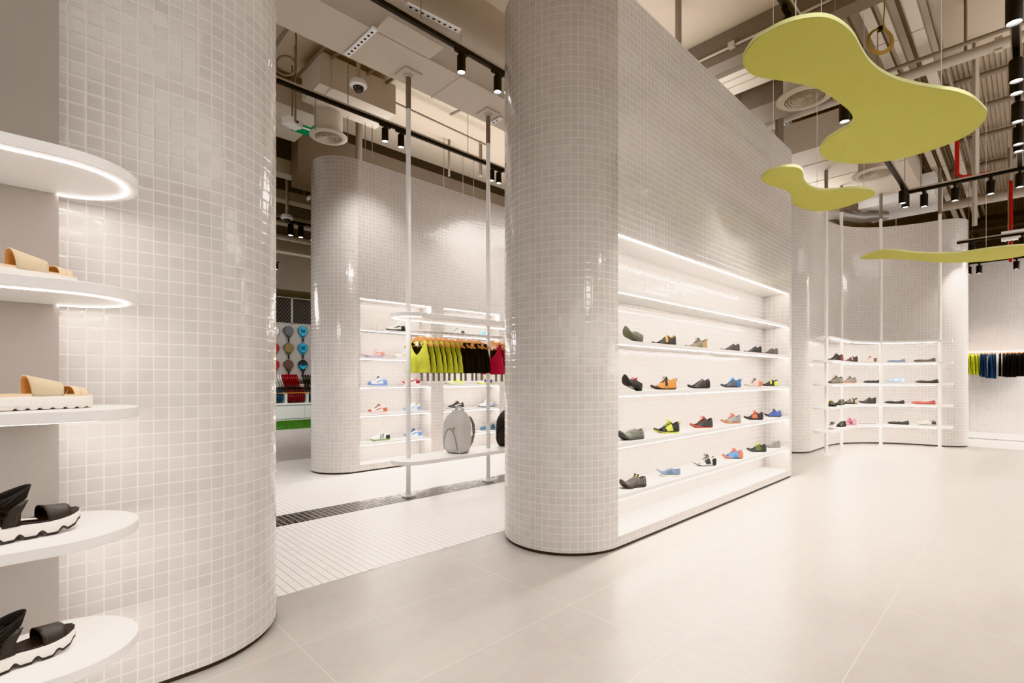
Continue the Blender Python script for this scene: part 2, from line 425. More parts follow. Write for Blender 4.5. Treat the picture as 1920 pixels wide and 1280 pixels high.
for k, z in enumerate(SHELF_Z):
    hw = .15 if k < 4 else .12
    inner = ccurve(-hw); outer = ccurve(hw)
    capL = arc(cap_c[0], cap_c[1], hw, 90, 270, 16)
    o = inner + outer[::-1] + capL[1:-1]
    sh = rel(MB().prism(o, z-.033, z, bev=.002).build('shelf', M_white, smooth=35), rackC)
    st = led_strip(ccurve(-hw+.02)[:-1], .010, z-.0325, .003).build('light_strip', M_led2); st.parent = sh
cc_samples = []
for a, b in zip(ccurve(-.03)[:-1], ccurve(-.03)[1:]):
    for k in range(30): cc_samples.append((a[0]+(b[0]-a[0])*k/30, a[1]+(b[1]-a[1])*k/30, math.degrees(math.atan2(b[1]-a[1], b[0]-a[0]))))

# ------------------------------------------------------------------ clothing rack with bench
rackB = thing('clothing_rack', 'white floor-to-ceiling pole rack with bench, hanging rail and lit canopy', 'clothing rack', (2.782, 4.37, 0))
for (x, y) in [(2.782, 4.37), (3.86, 4.37)]:
    p = rel(MB().cyl((x, y, .012), (x, y, 3.92), .024, n=18).build('pole', M_pole, smooth=40), rackB)
    f = MB().lathe([(.068, 0), (.068, .01), (.04, .016), (.03, .03), (0, .03)], 22, (x, y, .003)).build('foot_flange', M_pole, smooth=40); f.parent = p
    g = MB().cyl((x, y, 3.92), (x, y, 4.262), .026, n=18).build('upper_sleeve', M_pipe, smooth=40); g.parent = p
    g = MB().box(x-.1, x+.1, y-.1, y+.1, 4.262, 4.279).lathe([(.05, -.02), (.05, 0), (0, 0)], 18, (x, y, 4.262)).build('ceiling_plate', M_duct, smooth=40); g.parent = p
def pill(x0, x1, cy, r): return arc(x1, cy, r, -90, 90, 20) + arc(x0, cy, r, 90, 270, 20)
rel(MB().prism(pill(2.79, 5.0, 4.33, .2), .345, .385, bev=.003).build('bench', M_white, smooth=35), rackB)
cn = rel(MB().prism(pill(2.79, 5.0, 4.33, .2), 1.8, 1.842, bev=.003).build('canopy', M_white, smooth=35), rackB)
s = led_strip([*pill(2.79, 5.0, 4.33, .17)], .012, 1.7995, .003).build('light_strip', M_led2); s.parent = cn
rel(MB().cyl((2.782, 4.37, 1.683), (5.1, 4.37, 1.683), .0125, n=12).build('hanging_rail', M_pole, smooth=40), rackB)

# ------------------------------------------------------------------ shoes
def interp(tab, s):
    if s <= tab[0][0]: return tab[0][1]
    for (a, va), (b, vb) in zip(tab, tab[1:]):
        if s <= b:
            t = (s-a)/(b-a); t = t*t*(3-2*t)*.5 + t*.5; return va+(vb-va)*t
    return tab[-1][1]
SHOE = {
 'trainer': dict(L=.265, hw=[(0, .008), (.03, .022), (.12, .033), (.3, .032), (.5, .036), (.68, .046), (.82, .043), (.93, .029), (1, .004)],
   hh=[(0, .06), (.04, .072), (.15, .066), (.26, .062), (.38, .088), (.5, .076), (.62, .056), (.76, .042), (.9, .033), (.97, .02), (1, .006)],
   st=[(0, .028), (.3, .024), (.7, .02), (1, .016)], spring=.018, heel=.006, open=(.05, .40), ol=1.06),
 'toe': dict(L=.208, hw=[(0, .008), (.03, .02), (.12, .031), (.3, .030), (.5, .036), (.66, .046), (.76, .043), (.82, .034)],
   hh=[(0, .056), (.04, .078), (.13, .082), (.25, .070), (.36, .084), (.48, .070), (.6, .050), (.72, .034), (.78, .027), (.82, .007)],
   st=[(0, .012), (.5, .009), (.82, .009)], spring=.02, heel=.01, open=(.05, .36), ol=1.03, end=.82),
 'wrap': dict(L=.25, hw=[(0, .008), (.03, .022), (.12, .034), (.3, .034), (.5, .037), (.68, .046), (.82, .044), (.93, .032), (1, .006)],
   hh=[(0, .05), (.04, .06), (.15, .066), (.3, .064), (.4, .07), (.52, .058), (.62, .046), (.76, .034), (.9, .024), (.97, .014), (1, .003)],
   st=[(0, .016), (.6, .014), (.8, .016), (1, .02)], spring=.055, heel=.012, open=(.05, .36), ol=1.05),
 'flat': dict(L=.25, hw=[(0, .006), (.03, .018), (.12, .028), (.3, .027), (.5, .032), (.68, .040), (.82, .037), (.93, .024), (1, .003)],
   hh=[(0, .034), (.04, .05), (.15, .046), (.3, .036), (.5, .032), (.66, .034), (.78, .034), (.9, .024), (.97, .014), (1, .003)],
   st=[(0, .009), (.5, .007), (1, .006)], spring=.012, heel=.004, open=(.05, .70), ol=1.02),
}
def soften(c, k=.72):
    c = c.lstrip('#'); v = [int(c[i:i+2], 16) for i in (0, 2, 4)]; g = .3*v[0]+.55*v[1]+.15*v[2]
    return '#%02x%02x%02x' % tuple(int(max(0, min(255, g+(x-g)*k))) for x in v)
def leather(c, rough=.6): c = soften(c); return mat('shoe_' + c.strip('#'), c, rough, vary=.12, scale=60, bump=.12)
def make_shoe(label, loc, rotz, style, up, sole, acc=None, lace=None, lining='#1b1a19', group=None, mirror=-1, pitch=0, roll=0, feats=(), size=1.0, name='shoe'):
    P_ = SHOE[style]; L_ = P_['L']; end = P_.get('end', 1.0)
    kind = {'trainer': 'trainer', 'toe': 'toe_shoe', 'wrap': 'wrap_shoe', 'flat': 'ballet_flat'}[style]
    t = thing(kind, label, 'shoe', loc, rotz, group)
    t.rotation_euler = (roll, pitch, rotz); t.scale = (size, size, size)
    zb = lambda s: P_['spring']*max(0, (s-.66)/.34)**2 + P_['heel']*max(0, (.14-s)/.14)**2
    zs = lambda s: zb(s) + interp(P_['st'], s)
    hw = lambda s: interp(P_['hw'], s); hh = lambda s: interp(P_['hh'], s)
    cl = lambda s: mirror*.007*math.sin(PI*min(1, max(0, (s-.15)/.85)))
    X = lambda s: (s-.5)*L_
    def surf(s, th, off=0):
        c, sn = math.cos(th), max(0, math.sin(th)); top = sn**.8
        ank = max(0, 1-abs(s-.2)/.34)
        y = (hw(s)+off)*math.copysign(abs(c)**.72, c)*(1-.12*top*ank)
        x = X(s) + (off*-1.0 if s < .05 else 0) + (.012*top*max(0, 1-s/.1) if style == 'trainer' else 0)
        return Vector((x, cl(s)+y, zs(s)-.003+(hh(s)+off)*top))
    mats_u = [leather(up), leather(lining, .85)]; m_s = leather(sole, .65); m_a = leather(acc or sole)
    # sole
    ss = [0, .015, .04, .08, .14, .22, .3, .4, .5, .58, .66, .72, .78, .84, .89, .93, .96, .985, 1.0]
    ss = [s for s in ss if s <= end]
    rings = []
    for s in ss:
        w = hw(s)*P_['ol'] + (.001 if s > .02 else 0); b, tt = zb(s), zs(s); c = cl(s); x = X(s) + (.0 if s > 0 else -.003)
        e = min(.004, w*.4)
        rings.append([(x, c-w+e, b), (x, c+w-e, b), (x, c+w, b+e*.7), (x, c+w*.99, tt-.001), (x, c+w*.93, tt), (x, c-w*.93, tt), (x, c-w*.99, tt-.001), (x, c-w, b+e*.7)])
    MB().loft(rings, lambda i, j: 1 if j == 4 else 0).build('sole', [m_s, mats_u[1]], t, smooth=50)
    if 'midstripe' in feats:
        mb = MB()
        for sg in (1, -1):
            rr = [[(X(s), cl(s)+sg*(hw(s)*P_['ol']+.0022), zb(s)+(zs(s)-zb(s))*k) for k in (.25, .6)] for s in ss[2:-2]]
            mb.loft(rr, 0, False, False)
        mb.build('sole_stripe', m_a, t)
    # upper
    o0, o1 = P_['open']; st = sorted({0.004, .02, o0, .09, .13, .18, .24, .3, o1-.03 if o1 > .35 else .33, o1, .45, .5, .56, .62, .68, .74, .79, .84, .88, .92, .95, .975, .995} | ({.36, .4} if style == 'flat' else set()))
    st = [s for s in st if s <= end]; rings = []; skip = set(); edge_a, edge_b = [], []
    for i, s in enumerate(st):
        if o0 <= s <= o1:
            u = (s-o0)/(o1-o0); to = R((52 if style != 'flat' else 46) + 34*(2*u-1)**2)
            ths = [to*k/8 for k in range(9)] + [PI-to+to*k/8 for k in range(9)]
            edge_a.append(surf(s, to)); edge_b.append(surf(s, PI-to))
            if s < o1: skip.add((i, 8))
        else: ths = [PI*k/17 for k in range(18)]
        rings.append([surf(s, th) for th in ths])
    ub = MB().loft(rings, 0, False, False, skip)
    ub.build('upper', mats_u, t, smooth=60, solid=.0035, mat_off=1)
    MB().tube(edge_a + edge_b[::-1], .0042 if style != 'flat' else .0026, 6, closed=True).build('collar', leather(acc if 'acc_collar' in feats and acc else up), t, smooth=60)
    def patch(nm, m, s0, s1, th0, th1, off=.002, slant=0, both=True, nu=6, nv=6):
        mb = MB()
        for sg in ((0, 1) if both else (0,)):
            g = []
            for i in range(nu+1):
                row = []
                for j in range(nv+1):
                    th = th0 + (th1-th0)*j/nv; s = s0 + (s1-s0)*i/nu + slant*j/nv
                    row.append(surf(min(max(s, .003), end-.004), PI-th if sg else th, off))
                g.append(row)
            mb.loft(g, 0, False, False)
        return mb.build(nm, m, t, smooth=60)
    if style == 'toe':
        ys = [mirror*v for v in (.033, .0155, -.001, -.0185, -.037)]; tip = [1.0, .99, .955, .905, .845]; rad = [.0138, .0108, .0104, .0102, .0100]
        for k in range(5):
            x0, x1 = X(.72 - .045*k), X(tip[k]); y0, r = ys[k]*.98, rad[k]; rg = []
            for q in range(9):
                f = q/8; x = x0+(x1-x0)*f; rr = r*(1 if f < .65 else math.sqrt(max(.02, 1-((f-.65)/.36)**2)))
                s = x/L_+.5; zc = zb(min(s, 1.0)) + r*.95 + (.004*(1-f)); yy = cl(.78) + y0*(.90+.14*f)
                rg.append([(x, yy+rr*math.cos(a), zc+rr*1.02*math.sin(a)) for a in [2*PI*j/10 for j in range(10)]])
            MB().loft(rg, lambda i, j: 1 if (j >= 5 or ('toecap' in feats and i >= 4)) else 0).build('toe', [leather(up), m_s if 'toecap' not in feats else leather(acc or sole)], t, smooth=60)
        if 'sidegrip' in feats: patch('side_grip', m_s, .56, .82, 0, R(40))
    if style == 'trainer':
        tg = [[surf(s, R(a), .004 + (.012 if s < .4 else 0)) for a in (62, 76, 90, 104, 118)] for s in (.365, .41, .46, .52, .58, .63)]
        MB().loft(tg, 0, False, False).build('tongue', leather(acc if 'acc_tongue' in feats and acc else up), t, smooth=60, solid=.004)
        if 'toecap' in feats: patch('toe_cap', m_a, .84, .985, 0, PI, .0018, both=False, nv=14)
    if 'heel' in feats: patch('heel_counter', m_a, .01, .24, 0, R(44), .0022)
    if 'side' in feats: patch('side_panel', m_a, .30, .56, R(6), R(52), .0022, slant=.08)
    if 'swoosh' in feats: 
        mb = MB()
        for sg in (0, 1):
            g = []
            for i in range(11):
                u = i/10; s = .68-.5*u; thc = R(12 + 34*u**1.6 + 18*(1-u)**3); wd = R(11)*math.sin(PI*min(1, .08+.92*(1-u)))**.8*.55+R(.8)
                g.append([surf(s, (PI-(thc+k*wd) if sg else thc+k*wd), .0026) for k in (-1, 0, 1)])
            mb.loft(g, 0, False, False)
        mb.build('curved_side_mark', m_a, t, smooth=60)
    if 'stripes' in feats:
        for q in range(3): patch('side_stripe', m_a, .36+.075*q, .395+.075*q, R(5), R(58), .0024, slant=-.05)
    if 'strap' in feats: patch('strap', leather(acc or up), .40, .50, R(14), PI-R(14), .0045, both=False, nv=16)
    if 'strap2' in feats: patch('strap', leather(acc or up), .56, .60, R(14), PI-R(14), .0035, both=False, nv=16)
    if 'ribs' in feats:
        mb = MB()
        for q in range(7):
            s = .14+.075*q; ln = [surf(s+.02*math.sin(a), a, .002) for a in [R(8)+R(60)*k/8 for k in range(9)]]
            mb.tube(ln, .0022, 5); mb.tube([surf(s, PI-a, .002) for a in [R(8)+R(60)*k/8 for k in range(9)]], .0022, 5)
        mb.build('rib', leather(acc or up), t, smooth=60)
    if lace:
        ml = mat('lace_' + lace.strip('#'), lace, .8, vary=.05); mb = MB()
        l0, l1 = (.42, .66) if style == 'trainer' else (.38, .58)
        for q in range(5):
            s = l0+(l1-l0)*q/4; sl = .018 if q % 2 else -.018
            mb.tube([surf(s+sl*math.cos(a), a, .0045) for a in [R(58)+R(64)*k/6 for k in range(7)]], .0026, 5)
        c = surf(l0-.01, PI/2, .008)
        for sg in (-1, 1):
            mb.tube([c, c+Vector((.012, sg*.018, .012)), c+Vector((.022, sg*.036, .006)), c+Vector((.016, sg*.030, -.008)), c+Vector((.002, sg*.008, -.002)), c], .0023, 5)
            mb.tube([c, c+Vector((.02, sg*.014, .002)), c+Vector((.034, sg*.024, -.012))], .0020, 5)
        mb.build('laces', ml, t, smooth=60)
    if 'heeltab' in feats:
        p = surf(.012, R(86), .002); MB().tube([p+Vector((0, 0, -.012)), p+Vector((-.009, 0, .002)), p+Vector((-.006, 0, .016)), p+Vector((.004, 0, .012))], .0036, 6).build('heel_tab', m_a, t, smooth=60)
    if 'tag' in feats:
        p = surf(.3, R(120), .0); mb = MB(); M_ = Matrix.Translation(p + Vector((0, 0, .008))) @ Matrix.Rotation(R(-18), 4, 'Y')
        mb.obox(M_, -.024, .026, -.001, .001, -.012, .022); mb.build('hang_tag', leather('#4b463f'), t)
        mb = MB(); mb.tube([M_ @ Vector((.002+.009*math.cos(a), q, .006+.009*math.sin(a))) for q in (.0012,) for a in [2*PI*k/12 for k in range(12)]], .003, 4, closed=True)
        mb.obox(M_, -.006, .010, -.0018, .0018, -.002, .014); mb.build('tag_emblem', leather('#d9b23a'), t)
    if 'sizelabel' in feats:
        M_ = Matrix.Translation((0.01, 0, 0)); MB().box(-.03, .02, -.012, .012, -.0015, -.0003).build('size_label', M_paper, t)
    return t

G1 = 'toe shoes on the middle wall niche shelves'
ROWS = ['lowest row', 'second lowest row', 'second highest row', 'highest row']
def niche_place(px, py, z, yb=0):
    p = on_z(px, py, z); p.y = min(max(p.y, 2.085), 2.16); 
    q = on_y(px, py, p.y); return Vector((q.x, p.y, z + .0005))
zt = [z-.006 for z in SHELF_Z]
def NS(px, row, rot, style, up, sole, text, **k):
    y0 = {0: None}.get(row)
    z = zt[row]; Y = k.pop('Y', 2.11); q = None
    # find X on the line Y at this picture column
    d = ray(px, 700); x = Y*d[0]/d[1]
    where = '- middle niche, ' + ROWS[row]
    lift = k.pop('lift', 0)
    return make_shoe(text + ' ' + where, (x, Y, z+.0005+lift), R(rot), style, up, sole, group=G1, **k)
# top row
NS(1186, 3, 170, 'wrap', '#6f705a', '#5f6049', 'olive green wrap shoe standing on its side', feats=('ribs',), pitch=R(-19), lift=.026, Y=2.075, acc='#8b8b72', size=.84)
NS(1246, 3, 142, 'toe', '#3a332f', '#4a433d', 'dark brown toe shoe with yellow collar edge', acc='#d3a33a', feats=('acc_collar', 'strap'), size=.95)
NS(1306, 3, 138, 'toe', '#857a60', '#6f6852', 'khaki toe shoe with tan heel', acc='#b58d52', feats=('heel', 'heeltab'), lace='#5b564d', size=.92)
NS(1370, 3, 132, 'toe', '#3f3a38', '#2d2a28', 'charcoal toe shoe with wide open collar', feats=(), size=.86)
NS(1412, 3, 128, 'toe', '#332f2d', '#4a4644', 'low black toe shoe with thin strap', feats=('strap',), size=.86)
NS(1443, 3, 125, 'toe', '#4a443e', '#37322e', 'dark brown toe shoe with high heel cup', feats=('heel', 'strap'), acc='#5e564d', size=.84)
# third row
NS(1184, 2, 170, 'wrap', '#33302e', '#2b2928', 'black wrap shoe showing its sole with white label', feats=('ribs', 'sizelabel'), acc='#5a5550', lace='#a8443a', pitch=R(-21), lift=.029, Y=2.075, size=.84)
NS(1245, 2, 142, 'toe', '#e08a2c', '#3a332c', 'orange toe shoe with black toes and blue lining', acc='#2c2824', lace='#2c2824', lining='#55b6d6', feats=('toecap', 'strap', 'heeltab'))
NS(1311, 2, 138, 'toe', '#3a3634', '#262322', 'black mid-height toe shoe', feats=('heel',), acc='#2a2725', size=.95)
NS(1371, 2, 132, 'toe', '#4b4f55', '#33302e', 'grey toe shoe with blue collar and lime heel', acc='#2f6fb5', lace='#3f8fd0', feats=('acc_collar', 'heel', 'heeltab'), size=.92)
NS(1413, 2, 128, 'toe', '#c9b5a8', '#a89a90', 'pale pink grey toe shoe with coral heel', acc='#e2674d', lace='#4a4542', feats=('heel', 'strap2'), size=.86)
NS(1443, 2, 125, 'toe', '#2e2b29', '#24211f', 'black toe shoe with lime heel patch', acc='#c9cf3a', feats=('heel', 'strap'), size=.84)
# second row
NS(1184, 1, 166, 'wrap', '#76756a', '#4c4a45', 'grey-green wrap shoe with dark curled toe', feats=('ribs',), acc='#8e8d80', Y=2.075, size=.96)
NS(1251, 1, 145, 'toe', '#2d2b2a', '#c5cb33', 'black toe shoe with lime laces and lime sole', acc='#c5cb33', lace='#ccd43a', feats=('heeltab', 'side'), size=1.02)
NS(1316, 1, 140, 'toe', '#3b3836', '#d8402c', 'charcoal toe shoe with red toes', acc='#d8402c', lace='#a52a22', feats=('toecap'), size=.98)
NS(1371, 1, 134, 'toe', '#8a8880', '#e07b35', 'grey toe shoe with orange toes and coral laces', acc='#e07b35', lace='#e0603f', feats=('toecap'), size=.92)
NS(1413, 1, 122, 'toe', '#2f2a28', '#2a2523', 'black toe shoe with bright orange laces', acc='#e2603a', lace='#f0693a', feats=('side', 'heeltab'), size=.92)
NS(1449, 1, 116, 'toe', '#3d55a0', '#38332f', 'blue toe shoe with dark toes', acc='#2b2826', lace='#2b2826', feats=('toecap'), size=.86)
# lowest row
NS(1187, 0, 162, 'wrap', '#5d554d', '#443e38', 'brown grey wrap shoe with hanging tag and curled toe', feats=('ribs', 'tag'), acc='#8a8177', Y=2.075, size=.96)
NS(1253, 0, 130, 'wrap', '#6c7f9c', '#e6e1cf', 'blue slip-on shoe with cream curled sole', feats=('side',), acc='#566a88', size=.80)
NS(1323, 0, 145, 'toe', '#dcd7cf', '#8f8a84', 'white toe shoe with black lacing and gold collar', acc='#2e2b29', lace='#2e2b29', lining='#c79a3c', feats=('side', 'heel'))
NS(1374, 0, 130, 'toe', '#4a88c4', '#33302e', 'blue toe shoe with orange laces', acc='#e46a35', lace='#ec6a38', feats=('toecap', 'heel', 'acc_collar'), size=.95)
NS(1419, 0, 126, 'toe', '#34322c', '#2b2926', 'black toe shoe with lime laces and dark sole', acc='#5b6a2a', lace='#c5d33a', feats=('side',), size=.95)
NS(1448, 0, 130, 'toe', '#9a958d', '#8a857d', 'plain pale grey toe shoe nearest the far end', acc='#5a544e', feats=('ribs',), size=.9)

# trainers in the back wall niches
G2 = 'trainers in the back wall niches'
zd = [z-.010 for z in SHELF_Z]
def DS(px, row, up, sole, text, rot=164, **k):
    d = ray(px, 700); Y = k.pop('Y', 5.985); x = Y*d[0]/d[1]; style = k.pop('style', 'trainer'); size = k.pop('size', .98)
    where = '- ' + ('first' if px < 820 else 'second') + ' back niche, ' + WN[row] + ' shelf'
    return make_shoe(text + ' ' + where, (x, Y, zd[row]+.0005), R(rot), style, up, sole, group=G2, size=size, **k)
DS(742, 4, '#f2efec', '#2b2928', 'white trainer with black heel', acc='#2b2928', lace='#f2efec', feats=('heel', 'swoosh', 'midstripe'))
DS(703, 3, '#ead9d3', '#c9b4dd', 'pale pink trainer with lilac sole', acc='#e58f7e', lace='#f2e4de', feats=('heel', 'swoosh'))
DS(757, 3, '#f0eae6', '#f3efec', 'white and pink trainer half behind the pole', acc='#efb9b0', lace='#ffffff', feats=('heel', 'swoosh'))
DS(708, 2, '#f2f2f4', '#7fa3dd', 'white trainer with sky blue overlays', acc='#6c95d8', lace='#4a4542', feats=('toecap', 'heel', 'swoosh', 'acc_collar'))
DS(770, 2, '#f4f1ee', '#f2efec', 'red and white trainer with black mark', acc='#b8232b', lace='#f4f1ee', feats=('toecap', 'heel', 'swoosh', 'acc_collar'))
DS(708, 1, '#f1ece6', '#f2dfd6', 'white trainer with rust red toe and brown mark', acc='#c2553a', lace='#6a5340', feats=('toecap', 'heel', 'swoosh', 'acc_tongue'))
DS(772, 1, '#f2f3f5', '#cfd8ea', 'white trainer with light blue patches', acc='#8aa8d8', lace='#ffffff', feats=('toecap', 'heel', 'swoosh'))
DS(713, 0, '#f6f4f2', '#8fae62', 'white trainer with three black stripes and rainbow sole', acc='#232120', lace='#ffffff', feats=('stripes', 'heel'))
DS(774, 0, '#f0f1f4', '#dfe5f0', 'blue and white trainer with black collar', acc='#4f84d0', lace='#232120', lining='#232120', feats=('toecap', 'heel', 'swoosh', 'acc_tongue'))
DS(856, 4, '#cfd0d2', '#e9e7e5', 'light grey runner with black heel', acc='#2d2b2b', lace='#b8b9bb', feats=('heel',))
DS(905, 4, '#aee0ee', '#bfeaf5', 'pale turquoise runner', acc='#7cc9e0', lace='#d9f3fa', feats=('heel', 'side'))
DS(853, 2, '#f3f1c9', '#ecebe3', 'white and pale lime runner', acc='#d6e04a', lace='#5cc0c9', feats=('heel', 'midstripe', 'side'), rot=158)
DS(909, 2, '#d4d2d0', '#d8dd3c', 'grey runner with lime sole and purple heel', acc='#4a4178', lace='#d8dd3c', feats=('heel', 'side'))
DS(855, 1, '#3c3837', '#efedeb', 'black trainer with white sole', acc='#e9e6e3', lace='#2b2928', feats=('swoosh',))
DS(911, 1, '#eef0f4', '#33313a', 'white trainer with pale blue heel', acc='#a9c2e8', lace='#ffffff', feats=('heel', 'midstripe'))
DS(914, 0, '#3f6f86', '#5f8a9c', 'teal blue trainer', acc='#284a5c', lace='#d8dde0', feats=('heel', 'side', 'stripes'))

# shoes on the curved rack
G3 = 'shoes on the curved shelf rack'
def CS(px, row, style, up, sole, text, **k):
    best = min(cc_samples, key=lambda c: abs(to_px(c[0], c[1], 1)[0]-px))
    tangent = best[2]+180; view = 99
    rot = k.pop('rot', view + ((tangent-view+180) % 360 - 180)*.45)
    if style == 'toe': k['size'] = k.get('size', 1.0)*1.16
    where = '- curved rack, ' + WN[row] + ' shelf'
    return make_shoe(text + ' ' + where, (best[0], best[1], SHELF_Z[row]+.0005), R(rot), style, up, sole, group=G3, **k)
CS(1567, 3, 'toe', '#35302e', '#2a2725', 'black toe shoe with red sole edge and loose laces', acc='#a8443f', lace='#4a3a38', feats=('heel',), size=1.0)
CS(1595, 3, 'toe', '#4a3a38', '#3a2f2d', 'dark toe shoe with pink toes', acc='#d99a98', feats=('toecap', 'strap'), size=.95)
CS(1630, 3, 'toe', '#ecd9d2', '#e4e08a', 'pale pink toe shoe with yellow sole', acc='#8f5a56', lace='#c98a84', feats=('heel',), size=.92)
CS(1680, 3, 'flat', '#7389a8', '#5a6c86', 'slate blue ballet flat', size=1.05)
CS(1733, 3, 'flat', '#6b5c52', '#54473f', 'taupe ballet flat', acc='#6b3a36', size=1.2)
CS(1565, 2, 'toe', '#79705c', '#5f5848', 'olive toe shoe with grey heel', acc='#8e8d86', lace='#5a5347', feats=('heel'), size=1.05)
CS(1592, 2, 'toe', '#8a8178', '#e08a4e', 'grey toe shoe with orange toes', acc='#e08a4e', lace='#7a5a48', feats=('toecap'), size=.98)
CS(1636, 2, 'flat', '#3a3533', '#2b2826', 'black strapped ballet shoe', feats=('strap', 'heeltab'), acc='#2e2a28', size=1.12)
CS(1679, 2, 'trainer', '#a9bfdd', '#c9d2de', 'light blue low trainer', acc='#d5e0ee', feats=('side', 'heel'), size=1.0)
CS(1737, 2, 'flat', '#4a3d34', '#3a302a', 'dark brown low ballet flat', size=1.22)
CS(1561, 1, 'toe', '#3b372c', '#2b2824', 'black toe shoe with yellow collar', acc='#c9b23a', feats=('acc_collar', 'strap', 'heel'), rot=205, size=1.0)
CS(1576, 1, 'toe', '#443c36', '#36302b', 'brown toe shoe in second place', acc='#7a6a52', feats=('strap',), rot=170, size=.9)
CS(1594, 1, 'toe', '#5a5443', '#37332b', 'olive black toe shoe with pale strap', acc='#b8ad8c', feats=('strap', 'heel'), size=1.02)
CS(1627, 1, 'toe', '#45403c', '#2f2b29', 'charcoal toe shoe with tall heel loop', feats=('strap', 'heeltab'), acc='#37322f', size=1.02)
CS(1677, 1, 'flat', '#37312e', '#2a2523', 'black ballet flat with high back', feats=('strap2',), acc='#2b2725', size=1.16)
CS(1731, 1, 'flat', '#c8564a', '#a8463c', 'coral red ballet flat', acc='#b8893c', size=1.3)
CS(1561, 0, 'toe', '#d8cfc2', '#bdb2a4', 'cream toe shoe', acc='#5a544c', lace='#4a443e', rot=175, size=.95)
CS(1577, 0, 'toe', '#2f2b29', '#262321', 'black toe shoe', rot=160, feats=('heel',), size=.88)
CS(1592, 0, 'toe', '#d99aa6', '#c98a96', 'rose pink toe shoe', acc='#9c3a4c', lace='#a8485a', feats=('side',), size=.98)
CS(1626, 0, 'flat', '#e8d6ce', '#37302d', 'pale pink flat with black sole', acc='#c9a29a', feats=('strap2',), size=1.08)
CS(1684, 0, 'flat', '#3a3432', '#2b2725', 'black ballet flat with tall tongue', feats=('strap',), acc='#322d2b', size=1.22)
CS(1737, 0, 'trainer', '#d9d2c8', '#a89f95', 'pale grey low trainer with dark collar', acc='#4a3f36', feats=('acc_collar', 'heel'), size=.98)

# ------------------------------------------------------------------ sandals on the left shelves
def weave_mat(name, col, ribs=True):
    m = bpy.data.materials.new(name); m.use_nodes = True; nt = m.node_tree; b = nt.nodes['Principled BSDF']
    b.inputs['Base Color'].default_value = srgb(col); b.inputs['Roughness'].default_value = .6
    uv = nt.nodes.new('ShaderNodeUVMap'); w = nt.nodes.new('ShaderNodeTexWave'); w.inputs['Scale'].default_value = .55 if ribs else 1
    w.bands_direction = 'Y'; nt.links.new(uv.outputs[0], w.inputs['Vector'])
    mx = nt.nodes.new('ShaderNodeMix'); mx.data_type = 'RGBA'; mx.inputs[6].default_value = tuple(v*.8 for v in srgb(col)[:3])+(1,); mx.inputs[7].default_value = srgb(col)
    nt.links.new(w.outputs['Fac'], mx.inputs[0]); nt.links.new(mx.outputs[2], b.inputs['Base Color'])
    bp = nt.nodes.new('ShaderNodeBump'); bp.inputs['Strength'].default_value = .6; bp.inputs['Distance'].default_value = .003
    nt.links.new(w.outputs['Fac'], bp.inputs['Height']); nt.links.new(bp.outputs[0], b.inputs['Normal'])
    return m
M_nude = mat('nude_leather', '#e9cfae', .6, vary=.06); M_nude_rib = weave_mat('nude_ribbed_strap', '#eed8b8'); M_nude_in = mat('nude_strap_lining', '#cf9f74', .8)
M_foam = mat('white_foam_sole', '#eae4df', .6, vary=.03); M_blk_l = mat('black_leather', '#35302d', .5, vary=.12, scale=50, bump=.1)
M_blk = mat('black_webbing', '#191716', .75, vary=.15, scale=120, bump=.2); M_outs = mat('dark_rubber_outsole', '#3a3633', .7)
S_HW = [(0, .012), (.04, .026), (.14, .034), (.3, .033), (.45, .034), (.62, .043), (.76, .047), (.88, .041), (.96, .026), (1, .006)]
